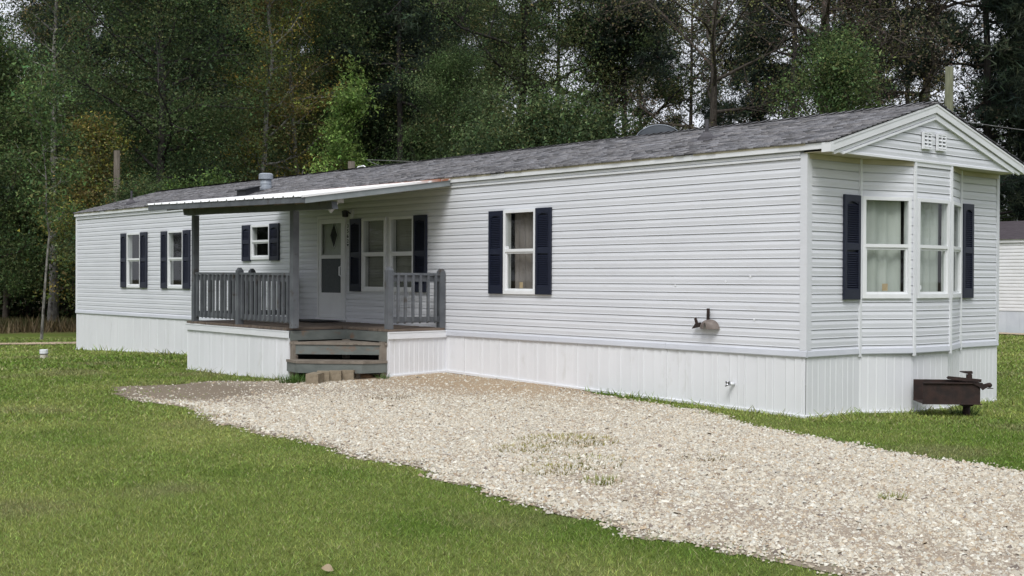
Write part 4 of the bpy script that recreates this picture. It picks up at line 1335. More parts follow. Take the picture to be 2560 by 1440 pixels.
# ------------------------------------------------------------------ poles and wires
def upole(x, y, top, r, m, label, name='utility_pole'):
    z0 = float(gz(x, y))
    t = thing(name, label, 'pole', (x, y, z0))
    MB().tube([(0, 0, -0.3), (0, 0, (top - z0) * 0.5), (0.02, 0, top - z0)], [r * 1.2, r * 1.08, r], 16).obj('shaft', m, t, True)
    return t
p1 = upole(-10.6, 21.2, 7.66, 0.115, 'pole', 'greenish treated utility pole rising behind the gable peak')
MB().tube([(-0.12, -0.05, 6.10), (-0.24, -0.09, 6.16)], 0.018, 6).obj('insulator', 'frame', p1)
MB().tube([(0.10, 0.06, 6.06), (0.20, 0.11, 6.10)], 0.018, 6).obj('insulator', 'frame', p1)
p2 = upole(-21.6, 8.1, 4.86, 0.10, 'polegrey', 'short grey meter pole just showing above the roof at mid-length')
MB().tube([(0.12, 0.06, 4.84), (0.2, 0.12, 4.98), (0.34, 0.2, 5.0), (0.44, 0.27, 4.9)], 0.025, 6).obj('weatherhead', 'frame', p2)
upole(-33.2, 6.1, 5.9, 0.105, 'polegrey', 'tall weathered pole in front of the yellowing trees at left')
def wire(a, b, sag, label, m='wire', r=0.010):
    a, b = Vector(a), Vector(b)
    P = [a + (b - a) * (i / 14) - Vector((0, 0, sag * 4 * (i / 14) * (1 - i / 14))) for i in range(15)]
    tag(MB().tube(P, r, 5).obj('overhead_wire', m, None, True), label, 'wire')
wire((-10.84, 21.1, 6.18), (-21.2, 8.35, 4.9), 0.5, 'pale service wire running from the tall pole down behind the roof')
wire((-10.40, 21.3, 6.12), (2.0, 34.0, 5.2), 0.5, 'pale wire running right from the pole behind the gable')
wire((-21.2, 8.4, 4.88), (-13.0, 6.4, 3.3), 0.1, 'short wire dropping from the grey meter pole')
wire((-30.0, 36.0, 3.6), (4.0, 40.0, 6.6), 0.6, 'dark wire low against the trees beyond the neighbouring home', 'wiredark', 0.02)

# ------------------------------------------------------------------ neighbouring home
nb = thing('neighbour_home', 'white neighbouring mobile home with dark roof at the right edge', 'mobile home', (0, 23.5, 0))
mb = MB()
z = 0.65
while z < 2.68:
    mb.extr([(-22, -0.016, z), (-22, 0.004, z), (-22, 0.004, min(z + 0.1016, 2.68)), (-22, 0.0, min(z + 0.1016, 2.68)), (-22, -0.012, z + 0.05)][::-1], (23.5, 0, 0))
    z += 0.1016
mb.box(-22, 1.5, 0.005, 4.2, 0.65, 2.68)
mb.obj('wall', 'nbwall', nb)
nsk = MB()
xx = -22
while xx < 1.4:
    nsk.box(xx, xx + 0.395, 0.0, 0.02, -0.05, 0.65)
    xx += 0.4
nsk.obj('skirting', 'nbskirt', nb)
MB().box(-22.1, 1.6, -0.06, -0.03, 2.66, 2.76).obj('fascia', 'nbwall', nb)
MB().extr([(-22.1, -0.1, 2.76), (-22.1, 2.1, 3.40), (-22.1, 4.3, 2.76)], (23.7, 0, 0)).obj('roof', 'nbroof', nb)
MB().tube([(-9.45, 1.5, 3.15), (-9.45, 1.5, 3.28), (-9.45, 1.5, 3.33)], [0.2, 0.2, 0.08], 14).obj('roof_vent', 'frame', nb, True)

# ------------------------------------------------------------------ gravel stones
rng = np.random.default_rng(77)
def scatter(x0, x1, y0, y1, dens):
    n = int((x1 - x0) * (y1 - y0) * dens)
    return rng.uniform(x0, x1, n), rng.uniform(y0, y1, n)
def in_view(x, y, margin=2.0):
    dx_, dy_ = x - CAM[0], y - CAM[1]
    f_ = dx_ * math.cos(yaw) + dy_ * math.sin(yaw)
    r_ = dx_ * math.sin(yaw) - dy_ * math.cos(yaw)
    return (f_ > 3.5) & (np.abs(r_) < f_ * 0.43 + margin), f_
px, py = scatter(-9, 12, -11, 0.3, 6300)
vis, dist = in_view(px, py, 1.2)
ds = drive_dist(px, py)
tanw = np.clip(1.45 - np.hypot((px + 5.4) / 3.2, (py + 0.4) / 1.35), 0, 1)
soilw = np.clip(2.0 - np.hypot((px + 7.5) / 1.4, (py + 4.1) / 0.85), 0, 1)
patch = np.clip((fnoise(px, py, 0.6, 61) - 0.30) * 3 + 0.7, 0.62, 1) * np.clip((fnoise(px, py, 2.2, 63) - 0.30) * 4 + 0.7, 0.7, 1)
sandw = np.clip(1.6 - np.hypot((px + 7.6) / 1.5, (py + 2.9) / 0.55), 0, 1)
rut = np.exp(-((py + 3.05 + 0.10 * px + 0.25 * np.sin(px * 0.6)) / 0.30) ** 2) + np.exp(-((py + 4.65 + 0.10 * px + 0.25 * np.sin(px * 0.6)) / 0.30) ** 2)
edgep = np.clip(ds / (0.25 + 0.9 * np.clip(fnoise(px, py, 0.5, 29) - 0.35, 0, 1)), 0.04, 1)
keepp = (1 - 0.75 * sandw) * (1 - 0.18 * np.clip(rut, 0, 1)) * edgep * patch * (1 - 0.85 * tanw) * (1 - 0.96 * soilw) * np.clip(1.25 - (dist - 8) / 16, 0.5, 1)
keep = vis & (ds > -0.06) & (rng.random(len(px)) < keepp) & ~((px < PXR + 0.02) & (px > PXA - 0.1) & (py > -1.6)) & ~((py > -0.03) & (px < 0)) 
px, py, dist = px[keep], py[keep], dist[keep]
n = len(px)
ringa = np.arange(5) / 5 * 2 * math.pi
sz = np.exp(rng.normal(math.log(0.0078), 0.42, n)).clip(0.0035, 0.024)
V = np.zeros((n, 6, 3))
rad = 1 + rng.uniform(-0.3, 0.3, (n, 5))
V[:, :5, 0] = np.cos(ringa) * rad
V[:, :5, 1] = np.sin(ringa) * rad
V[:, :5, 2] = -0.5
V[:, 5, :2] = rng.normal(0, 0.3, (n, 2))
V[:, 5, 2] = rng.uniform(0.5, 1.0, n)
V = V * (sz[:, None, None] * np.stack([rng.uniform(0.95, 1.6, n), rng.uniform(0.75, 1.1, n), rng.uniform(0.6, 1.0, n)], -1)[:, None, :])
octf = np.array([(0, 1, 5), (1, 2, 5), (2, 3, 5), (3, 4, 5), (4, 0, 5)])
def rotm(ax, an):
    c_, s_ = np.cos(an), np.sin(an)
    m = np.zeros((len(an), 3, 3))
    i, j, k = {0: (1, 2, 0), 1: (2, 0, 1), 2: (0, 1, 2)}[ax]
    m[:, k, k] = 1
    m[:, i, i] = c_; m[:, j, j] = c_; m[:, i, j] = -s_; m[:, j, i] = s_
    return m
RM = rotm(2, rng.uniform(0, 6.28, n)) @ rotm(0, rng.normal(0, 0.28, n)) @ rotm(2, rng.uniform(0, 6.28, n))
V = np.einsum('nij,nvj->nvi', RM, V)
V += np.stack([px, py, gz(px, py) + 0.010 + sz * 0.45], -1)[:, None, :]
pal = np.array([(0.69, 0.625, 0.515), (0.63, 0.545, 0.43), (0.55, 0.43, 0.30), (0.80, 0.76, 0.67), (0.43, 0.33, 0.24), (0.26, 0.21, 0.18), (0.58, 0.53, 0.46)])
ci = rng.choice(7, n, p=[0.34, 0.24, 0.08, 0.20, 0.05, 0.02, 0.07])
Cc = np.repeat((pal[ci] * np.array([0.80, 0.812, 0.80]) * rng.uniform(0.78, 1.15, (n, 1)))[:, None, :], 6, 1)
F = (octf[None] + (np.arange(n) * 6)[:, None, None]).ravel()
tag(link('gravel', npmesh('gravel', V.reshape(-1, 3), F, 3, Cc.reshape(-1, 3)), 'stone'), 'pale tan gravel covering the driveway', 'gravel', kind='stuff')

# ------------------------------------------------------------------ lawn grass
def blades(px, py, h, wdt, cols, lean=0.55, zoff=0.0):
    n = len(px)
    a = rng.uniform(0, 6.283, n)
    b = rng.uniform(0, 6.283, n)
    ln = rng.uniform(0.1, lean, n) * h
    z = gz(px, py) + zoff
    V = np.zeros((n, 3, 3))
    V[:, 0] = np.stack([px - np.cos(a) * wdt / 2, py - np.sin(a) * wdt / 2, z - 0.003], -1)
    V[:, 1] = np.stack([px + np.cos(a) * wdt / 2, py + np.sin(a) * wdt / 2, z - 0.003], -1)
    V[:, 2] = np.stack([px + np.cos(b) * ln * 1.4, py + np.sin(b) * ln * 1.4, z + h], -1)
    C3 = np.repeat(cols[:, None, :], 3, 1)
    return V.reshape(-1, 3), C3.reshape(-1, 3)
allV, allC = [], []
for (d0, d1, dens, hh, ww) in ((4.5, 9.5, 6400, 0.023, 0.0050), (9.5, 14, 3400, 0.022, 0.008), (14, 22, 1200, 0.028, 0.016), (22, 40, 300, 0.04, 0.034)):
    bx_ = (-38, 12, -16, 30) if d0 > 20 else ((-16, 12, -14, 12) if d0 > 9 else (-4, 12, -14, 6))
    px, py = scatter(*bx_, dens)
    vis, f_ = in_view(px, py, 1.6)
    dc = np.hypot(px - CAM[0], py - CAM[1])
    k = vis & (dc >= d0) & (dc < d1)
    px, py = px[k], py[k]
    ds = drive_dist(px, py)
    foot = ((px > -L_ - 0.02) & (px < 0.03) & (py > -0.04) & (py < W_ + 0.03)) | ((px > 0) & (px < 0.3) & (py > 1.0) & (py < 3.3)) | ((px > PX0) & (px < PXA) & (py > PD) & (py < 0)) | ((px > PXA - 0.1) & (px < PXR) & (py > PDB - 0.6) & (py < 0))
    nbf = (py > 21.8)
    k = ((ds < 0.0) | (rng.random(len(px)) < 0.55 * np.clip(1 - ds / 0.32, 0, 1) ** 1.5 * np.clip(fnoise(px, py, 2.5, 5) * 2.2 - 0.5, 0, 1)) | ((px < -5.5) & (py < -2.9) & (rng.random(len(px)) < 0.25 * np.clip(fnoise(px, py, 1.6, 6) * 3 - 1.5, 0, 1)))) & ~foot & ~nbf
    thin = np.clip(1.0 - np.clip((fnoise(px, py, 0.9, 57) - 0.66) * 4, 0, 0.5), 0, 1)
    k &= rng.random(len(px)) < thin
    px, py = px[k], py[k]
    n = len(px)
    c = lawn_colour(px, py) * np.exp(rng.normal(0.0, 0.29, (n, 1))) * (1 + rng.normal(0, 0.07, (n, 3)))
    straw = rng.random(n) < 0.07
    c[straw] = np.array([0.42, 0.40, 0.20]) * rng.uniform(0.7, 1.1, (straw.sum(), 1))
    tall = 1 + 0.5 * (fnoise(px, py, 1.5, 15) - 0.5)
    h = hh * tall * rng.uniform(0.55, 1.35, n)
    nearwall = ((py > -0.22) & (py < 0) & (px > -22) & (px < 0.1)) | ((px > -0.05) & (px < 0.45) & (py > 0) & (py < W_)) | ((py > PD - 0.16) & (py < PD) & (px > PX0) & (px < PXA))
    h = np.where(nearwall & (rng.random(n) < 0.35), h * rng.uniform(1.5, 3.6, n), h)
    v, c3 = blades(px, py, h, ww * rng.uniform(0.6, 1.4, n), c, 1.3)
    allV.append(v)
    allC.append(c3)
V = np.concatenate(allV)
Cc = np.concatenate(allC)
tag(link('lawn_grass', npmesh('lawn_grass', V, np.arange(len(V)), 3, np.clip(Cc, 0.004, 0.6)), 'blade'), 'short mown green lawn grass around the driveway', 'grass', kind='stuff')

# weedy field at left beyond the lawn
px, py = scatter(-64, -29, -14, 26, 60)
k = (-px - 33.0 - 0.25 * py + 3 * (fnoise(px, py, 0.15, 5) - 0.5)) > 0
px, py = px[k], py[k]
t = fnoise(px, py, 0.25, 44)
red = np.array([0.105, 0.068, 0.040])
olive = np.array([0.115, 0.125, 0.045])
depth_ = np.clip((-px - 33 - 0.25 * py) / 10, 0, 2)
mixv = np.clip(np.interp(depth_, [0, 0.12, 0.3, 0.9, 1.3], [0.9, 0.8, 0.15, 0.2, 1.0]) + 0.9 * (t - 0.5), 0, 1)[:, None]
c = (olive * (1 - mixv) + red * mixv) * np.exp(rng.normal(0, 0.3, (len(px), 1)))
h = (0.14 + 0.30 * np.clip(t * 2 - 0.6, 0, 1) + 0.25 * (depth_ < 0.15)) * rng.uniform(0.4, 1.3, len(px))
v, c3 = blades(px, py, h, rng.uniform(0.03, 0.07, len(px)), c, 0.5)
tag(link('field_grass', npmesh('field_grass', v, np.arange(len(v)), 3, c3), 'blade'), 'rough reddish brown weeds in the field at far left', 'weeds', kind='stuff')

# weed tufts in the gravel and by the steps
def tuft(x, y, r, n, h, col, label, name='weed_tuft'):
    a = rng.uniform(0, 6.283, n)
    q = rng.uniform(0, 1, n) ** 0.5 * r
    px, py = q * np.cos(a), q * np.sin(a)
    V = np.zeros((n, 3, 3))
    hh = h * rng.uniform(0.4, 1.2, n)
    wv = rng.uniform(0.003, 0.008, n)
    out = rng.uniform(0.2, 1.2, n) * h
    aa = a + rng.normal(0, 0.5, n)
    V[:, 0] = np.stack([px - np.sin(aa) * wv, py + np.cos(aa) * wv, -0.01 + 0 * px], -1)
    V[:, 1] = np.stack([px + np.sin(aa) * wv, py - np.cos(aa) * wv, -0.01 + 0 * px], -1)
    V[:, 2] = np.stack([px + np.cos(aa) * out, py + np.sin(aa) * out, hh], -1)
    c = np.array(col)[None] * np.exp(rng.normal(0, 0.25, (n, 1)))
    me = npmesh(name, V.reshape(-1, 3), np.arange(3 * n), 3, np.repeat(c, 3, 0))
    o = link(name, me, 'blade')
    o.location = (x, y, float(gz(x, y)) + 0.012)
    tag(o, label, 'weed', 'weeds in the gravel', 'stuff' if h < 0.035 else None)
GR, YL = (0.10, 0.15, 0.035), (0.24, 0.22, 0.06)
tuft(3.57, -3.88, 0.09, 70, 0.045, (0.19, 0.21, 0.05), 'green grass tuft alone in the gravel at right')
tuft(1.42, -3.35, 0.22, 130, 0.03, (0.20, 0.17, 0.07), 'brownish weed mat in the gravel at right of centre')
tuft(-0.15, -3.55, 0.50, 900, 0.034, YL, 'yellowish weed patch in the middle of the gravel')
tuft(0.05, -4.25, 0.30, 330, 0.034, YL, 'small yellowish weed below the middle gravel patch')
tuft(1.75, -4.95, 0.16, 130, 0.05, (0.2, 0.22, 0.06), 'yellow green weed near the lower gravel edge')
tuft(1.1, -4.85, 0.28, 260, 0.034, YL, 'flat yellow weed left of the lower gravel weed')
tuft(0.9, -4.35, 0.45, 420, 0.032, (0.20, 0.20, 0.06), 'thin yellow green weed patch at the centre of the gravel')
tuft(-4.6, -2.4, 0.35, 260, 0.03, (0.16, 0.12, 0.06), 'brownish weed mat in the gravel below the house wall')
tuft(-7.25, -2.28, 0.20, 260, 0.13, (0.075, 0.15, 0.03), 'leafy green weed growing by the left foot of the steps')
tuft(-6.50, -1.22, 0.10, 60, 0.09, (0.085, 0.14, 0.04), 'small green weed at the right foot of the steps')
tuft(0.78, 2.02, 0.16, 90, 0.12, (0.07, 0.13, 0.03), 'tall weeds round the foot of the grill post')
# fallen leaf on the lawn
V = []
for i in range(9):
    a = i / 8
    V.append((0.065 * (a - 0.5), 0.022 * math.sin(math.pi * a), 0.012 + 0.02 * math.sin(math.pi * a)))
    V.append((0.065 * (a - 0.5), -0.020 * math.sin(math.pi * a), 0.008))
F = [(2 * i, 2 * i + 2, 2 * i + 3, 2 * i + 1) for i in range(8)]
M['deadleaf'] = simple('dead_leaf', (0.26, 0.20, 0.12), (0.34, 0.27, 0.18), scale=30, rough=0.8)
o = MB().pts(V, F).obj('fallen_leaf', 'deadleaf', None, True)
o.location = (2.91, -8.11, float(gz(2.91, -8.11)) + 0.016)
o.rotation_euler = (0.15, 0.2, 0.9)
tag(o, 'dry tan fallen leaf on the lawn at the bottom', 'leaf')

# ------------------------------------------------------------------ trees
def build_tree(seed, H, spread, hb, nlimb, nleaf, lsize, pal, r0, clus=0.5, elev=(5, 60), shape='round', lean=(0, 0), crook=0.15, nsub=6, aspect=0.8, needles=False, trunk_top=0.97, bare=0.0, inner=True):
    """returns (trunk mesh, crown mesh): tapered trunk, limbs, sub-branches, and leaf faces spread round the twigs"""
    rg = np.random.default_rng(seed)
    tb = MB()
    n = 12
    tp = []
    off = np.zeros(2)
    for i in range(n + 1):
        t = i / n
        tp.append(np.array([off[0] + lean[0] * t, off[1] + lean[1] * t, H * trunk_top * t - 0.3 * (i == 0)]))
        off += rg.normal(0, crook * H / 60, 2)
    tr = [r0 * (1 - 0.88 * (i / n)) * (1.25 if i == 0 else 1) for i in range(n + 1)]
    tb.tube(tp, tr, 9, False)
    def trunk_at(t):
        f = t * n
        i = min(int(f), n - 1)
        return tp[i] + (tp[i + 1] - tp[i]) * (f - i), tr[i] + (tr[i + 1] - tr[i]) * (f - i)
    cl = []
    for i in range(nlimb):
        u = (i + rg.uniform(0.1, 0.9)) / nlimb
        t = hb + (1 - hb) * u * 0.97
        p, r = trunk_at(t)
        az = i * 2.399 + rg.normal(0, 0.5)
        el = R(elev[0] + (elev[1] - elev[0]) * u + rg.normal(0, 9))
        if shape == 'round': pr_ = math.sqrt(max(0.08, 1 - ((u - 0.42) / 0.62) ** 2))
        elif shape == 'cone': pr_ = 1.05 - 0.85 * u
        elif shape == 'flat': pr_ = 0.55 + 0.45 * u
        else: pr_ = 0.8 - 0.35 * abs(u - 0.4)
        ln = spread * pr_ * rg.uniform(0.65, 1.15)
        d = np.array([math.cos(az) * math.cos(el), math.sin(az) * math.cos(el), math.sin(el)])
        P = [p]
        k = 6
        for j in range(k):
            d = d + rg.normal(0, 0.16, 3) + np.array([0, 0, 0.05])
            d /= np.linalg.norm(d)
            P.append(P[-1] + d * ln / k)
        rl = max(0.012, min(r * 0.62, 0.03 + ln * 0.017))
        tb.tube(P, [rl * (1 - 0.85 * j / k) for j in range(k + 1)], 5, False)
        for j in range(nsub):
            s = rg.uniform(0.25, 1.0)
            f = s * k
            a = min(int(f), k - 1)
            q = P[a] + (P[a + 1] - P[a]) * (f - a)
            d2 = (P[a + 1] - P[a]) / (ln / k) + rg.normal(0, 0.75, 3)
            d2 /= np.linalg.norm(d2)
            l2 = ln * rg.uniform(0.22, 0.5)
            Q = [q, q + d2 * l2 * 0.5 + rg.normal(0, 0.05, 3) * l2, q + d2 * l2 + rg.normal(0, 0.12, 3) * l2]
            r2 = max(0.008, rl * 0.38)
            tb.tube(Q, [r2, r2 * 0.6, r2 * 0.25], 4, False)
            if rg.random() > bare:
                cl += [Q[1], Q[2], Q[2] + d2 * 0.25 * l2]
        if rg.random() > bare:
            cl += [P[-1], P[-2], P[-1] + d * 0.2]
            if inner: cl += [P[2], P[3], P[4], P[2] + rg.normal(0, 0.4, 3), P[3] + rg.normal(0, 0.5, 3)]
    cl = np.array(cl)
    nc = len(cl)
    wgt = rg.gamma(1.2, 1.0, nc)
    cnt = np.maximum(1, (nleaf * wgt / wgt.sum())).astype(int)
    cidx = np.repeat(np.arange(nc), cnt)
    N = len(cidx)
    rc = clus * rg.uniform(0.6, 1.3, nc)
    pos = cl[cidx] + rg.normal(0, 1, (N, 3)) * rc[cidx][:, None] * np.array([1, 1, 0.7])
    pal = np.array(pal)
    ccol = pal[rg.integers(0, len(pal), nc)] * np.exp(rg.normal(0.08, 0.36, (nc, 1)))
    col = ccol[cidx] * np.exp(rg.normal(0, 0.20, (N, 1))) * (1 + rg.normal(0, 0.06, (N, 3)))
    sw = rg.random(N) < 0.12
    col[sw] = pal[rg.integers(0, len(pal), sw.sum())] * np.exp(rg.normal(0, 0.25, (sw.sum(), 1)))
    if needles:                                   # tufts: thin spikes radiating from each point
        kk = 5
        pos = np.repeat(pos, kk, 0)
        col = np.repeat(col, kk, 0)
        N = len(pos)
        dv = rg.normal(0, 1, (N, 3)) + np.array([0, 0, 0.35])
        dv /= np.linalg.norm(dv, axis=1)[:, None]
        sd_ = np.cross(dv, rg.normal(0, 1, (N, 3)))
        sd_ /= np.linalg.norm(sd_, axis=1)[:, None]
        ls = lsize * rg.uniform(0.6, 1.3, N)[:, None]
        V = np.stack([pos - sd_ * ls * 0.07, pos + sd_ * ls * 0.07, pos + dv * ls], 1)
        me = npmesh('crown', V.reshape(-1, 3), np.arange(3 * N), 3, np.repeat(np.clip(col, 0.002, 0.8), 3, 0))
    else:
        u = rg.normal(0, 1, (N, 3))
        u /= np.linalg.norm(u, axis=1)[:, None]
        v = np.cross(u, rg.normal(0, 1, (N, 3)) + np.array([0, 0, 1.2]))
        v /= np.linalg.norm(v, axis=1)[:, None]
        ls = (lsize * np.exp(rg.normal(0, 0.3, N)))[:, None]
        V = np.stack([pos - u * ls * 0.5, pos + v * ls * aspect * 0.62 - u * ls * 0.1, pos + u * ls * 0.5 - v * ls * aspect * 0.2], 1)
        me = npmesh('crown', V.reshape(-1, 3), np.arange(3 * N), 3, np.repeat(np.clip(col, 0.002, 0.8), 3, 0))
    return tb.mesh('trunk', True), me

TREES = {}
def place(kind, x, y, s=1.0, rot=0.0, label='', name='tree', group=None, cat='tree', zs=1.0):
    tm, cm, bark = TREES[kind]
    t = thing(name, label, cat, (x, y, float(gz(x, y))), rot, group)
    t.scale = (s, s, s * zs)
    link('trunk', tm, bark, t)
    link('crown', cm, 'leaf', t)
    return t
def kind(nm, bark, *a, **k):
    tm, cm = build_tree(*a, **k)
    TREES[nm] = (tm, cm, bark)

DKG = [(0.051, 0.081, 0.034), (0.070, 0.105, 0.042), (0.087, 0.124, 0.053), (0.043, 0.068, 0.036), (0.109, 0.142, 0.063)]
MDG = [(0.075, 0.126, 0.044), (0.094, 0.150, 0.053), (0.062, 0.108, 0.044), (0.119, 0.156, 0.056)]
BRG = [(0.12, 0.19, 0.048), (0.15, 0.225, 0.06), (0.09, 0.15, 0.042), (0.18, 0.25, 0.075)]
YEL = [(0.23, 0.212, 0.045), (0.18, 0.19, 0.045), (0.25, 0.20, 0.05), (0.14, 0.165, 0.04), (0.19, 0.15, 0.055)]
OLV = [(0.101, 0.111, 0.046), (0.135, 0.130, 0.055), (0.081, 0.091, 0.042), (0.162, 0.130, 0.058)]
BRN = [(0.105, 0.077, 0.061), (0.133, 0.105, 0.075), (0.084, 0.087, 0.055), (0.077, 0.063, 0.055), (0.119, 0.112, 0.065)]
PIN = [(0.033, 0.050, 0.036), (0.045, 0.064, 0.042), (0.027, 0.039, 0.033), (0.057, 0.073, 0.045)]

kind('oakA', 'barkdark', 101, 19, 4.4, 0.10, 48, 150000, 0.088, DKG + MDG[:1] + OLV[:1], 0.22, clus=0.62)
kind('oakB', 'barkdark', 102, 20, 5.6, 0.30, 28, 95000, 0.092, DKG + OLV[:2], 0.30, clus=0.62, lean=(1.0, 0.4), crook=0.3)
kind('oakC', 'barkdark', 103, 18, 4.2, 0.14, 32, 100000, 0.1, DKG + MDG[:2], 0.24, clus=0.58)
kind('pale', 'barkpale', 104, 17, 2.6, 0.40, 20, 24000, 0.095, OLV + DKG, 0.20, clus=0.4, crook=0.25)
kind('sapling', 'barkpale', 105, 7.6, 1.3, 0.42, 12, 5000, 0.085, MDG + OLV[:1], 0.042, clus=0.28, crook=0.4)
kind('green', 'bark', 106, 9.5, 2.6, 0.08, 30, 60000, 0.085, MDG + DKG[2:] + OLV[:1], 0.13, clus=0.46)
kind('yellow', 'bark', 107, 7.2, 1.7, 0.12, 24, 22000, 0.09, YEL + OLV + MDG[2:], 0.09, clus=0.33)
kind('autumn', 'barkpale', 108, 17, 2.7, 0.20, 26, 24000, 0.095, YEL + OLV + MDG[2:], 0.17, clus=0.36, bare=0.25, crook=0.3)
kind('bright', 'bark', 109, 8.6, 1.25, 0.20, 20, 16000, 0.095, BRG, 0.08, clus=0.24, shape='col')
kind('shrub', 'bark', 110, 5.2, 2.0, 0.03, 26, 48000, 0.072, DKG + MDG[2:3] + OLV[:1], 0.08, clus=0.42)
kind('bshrub', 'bark', 111, 5.4, 1.1, 0.2, 14, 10000, 0.08, BRG[:3] + MDG, 0.06, clus=0.25)
kind('pineA', 'barkdark', 112, 23, 3.6, 0.30, 36, 11000, 0.30, PIN, 0.22, clus=0.30, elev=(-8, 45), shape='flat', inner=False, needles=True, crook=0.08)
kind('pineB', 'barkdark', 113, 24, 3.0, 0.42, 28, 9500, 0.30, PIN, 0.20, clus=0.30, elev=(-10, 40), shape='cone', inner=False, needles=True, crook=0.08)
kind('pineC', 'barkdark', 114, 22, 2.6, 0.50, 24, 8000, 0.30, PIN, 0.17, clus=0.28, elev=(-5, 40), shape='cone', inner=False, needles=True, crook=0.08, bare=0.1)
kind('pineD', 'barkdark', 115, 21, 3.8, 0.20, 36, 12000, 0.31, PIN, 0.22, clus=0.28, elev=(-18, 35), shape='flat', inner=False, needles=True, crook=0.1)
kind('brownA', 'bark', 116, 17, 5.2, 0.42, 22, 19000, 0.088, BRN + OLV[:2], 0.26, clus=0.6, bare=0.25, crook=0.4, nsub=9, elev=(10, 55))
kind('brownB', 'bark', 117, 19, 4.6, 0.36, 26, 23000, 0.088, BRN + OLV[:3], 0.36, clus=0.6, bare=0.15, crook=0.25, nsub=8)
FRONT = [
    ('oakA', -36.9, 9.4, 1.00, 0.3, 'large dark green leafy oak towering behind the far end of the home', 'oak_tree'),
    ('oakB', -32.6, 23.5, 1.00, 1.0, 'tall dark oak with leaning trunk above the middle of the roof', 'oak_tree'),
    ('oakC', -31.0, 19.1, 0.58, 2.0, 'rounded dark green tree right of the bright green one', 'leafy_tree'),
    ('pale', -42.1, 7.2, 1.00, 0.0, 'tall slender tree with mottled white bark at left', 'pale_barked_tree'),
    ('sapling', -27.7, 1.5, 1.00, 0.0, 'thin crooked sapling with pale stem at the lawn edge', 'sapling'),
    ('green', -46.5, 6.8, 1.00, 0.5, 'mid green leafy tree at the left edge of the picture', 'leafy_tree'),
    ('green', -49.0, 8.7, 1.05, 2.5, 'mid green leafy tree beside the white-barked trunk', 'leafy_tree'),
    ('green', -37.3, 2.7, 1.10, 4.0, 'mid green leafy tree cut by the left picture edge', 'leafy_tree'),
    ('yellow', -35.0, 6.1, 1.00, 0.0, 'golden yellow small tree left of the weathered pole', 'autumn_tree'),
    ('autumn', -37.9, 14.1, 1.00, 0.0, 'pale-trunked tree with sparse yellow green leaves behind the roof vent', 'autumn_tree'),
    ('autumn', -38.7, 16.6, 1.00, 2.4, 'slender tree with orange yellow leaves beside the bright green tree', 'autumn_tree'),
    ('bright', -28.5, 12.2, 1.00, 0.0, 'bright light green young tree rising behind the roof', 'young_tree'),
    ('shrub', -31.8, 6.2, 0.85, 0.0, 'green shrub just right of the weathered pole', 'shrub'),
    ('bshrub', -30.3, 7.0, 0.90, 1.0, 'light green shrub peeping over the far roof ridge', 'shrub'),
    ('bshrub', -29.7, 8.1, 0.95, 2.0, 'light green shrub at left of the roof vent', 'shrub'),
    ('bshrub', -28.3, 10.6, 0.85, 4.0, 'light green shrub at the foot of the bright green tree', 'shrub'),
    ('pineA', -42.8, 23.2, 1.00, 0.0, 'dark pine right behind the bright green tree', 'pine_tree'),
    ('pineB', -38.8, 21.9, 1.00, 1.2, 'dark straight pine trunk left of the rounded dark green tree', 'pine_tree'),
    ('shrub', -24.5, 15.9, 1.20, 2.2, 'green shrubby tree under the leaning oak, close to the ridge', 'shrub'),
    ('shrub', -24.5, 17.5, 1.35, 0.5, 'green shrubby tree right of the leaning oak trunk', 'shrub'),
    ('shrub', -23.3, 18.8, 1.35, 3.3, 'green shrubby tree left of the twin dark trunks', 'shrub'),
    ('pineC', -31.0, 28.0, 1.00, 0.0, 'left of the twin dark pine trunks above the satellite dish', 'pine_tree'),
    ('pineC', -31.3, 29.2, 1.04, 2.6, 'right of the twin dark pine trunks above the satellite dish', 'pine_tree'),
    ('brownA', -23.8, 26.5, 1.00, 0.0, 'half-bare brownish tree with spreading limbs above the pipe boot', 'bare_tree'),
    ('brownB', -19.3, 27.5, 1.00, 0.0, 'thick-trunked brownish tree with vines left of the utility pole', 'bare_tree'),
    ('brownA', -17.5, 31.1, 1.05, 2.2, 'half-bare brownish tree behind the utility pole', 'bare_tree'),
    ('pineB', -26.1, 34.9, 1.05, 4.0, 'dark pine trunk between the two brownish trees', 'pine_tree'),
    ('pineA', -31.2, 38.6, 0.95, 2.0, 'dark pine behind the ridge near the half-bare tree', 'pine_tree'),
    ('green', -16.6, 24.5, 1.00, 1.0, 'green bushy tree just left of the gable peak', 'leafy_tree'),
    ('pineD', -15.4, 32.3, 1.00, 0.0, 'dark pine with drooping boughs right of the gable', 'pine_tree'),
    ('pineA', -17.0, 38.2, 1.00, 1.0, 'dark pine cut by the right picture edge', 'pine_tree'),
    ('pineD', -12.4, 31.6, 1.00, 2.0, 'dark pine beyond the right picture edge', 'pine_tree'),
    ('oakC', -18.4, 39.8, 0.62, 0.4, 'dark green tree above the neighbouring roof', 'leafy_tree'),
    ('oakB', -33.4, 31.3, 1.00, 3.6, 'dark oak crown behind the twin pine trunks', 'oak_tree'),
    ('oakA', -41.9, 21.0, 0.98, 2.2, 'dark oak crown behind the bright green tree', 'oak_tree'),
    ('pineA', -54.7, 13.6, 1.05, 5.0, 'dark pine with open boughs at the upper left', 'pine_tree'),
    ('pineC', -24.2, 38.7, 1.00, 1.0, 'dark pine left of the utility pole, behind the brown trees', 'pine_tree'),
]
for k, x, y, s, r, lab, nm in FRONT:
    place(k, x, y, s, r, lab, nm, 'front row of the wood behind the home', 'shrub' if nm == 'shrub' else 'tree')
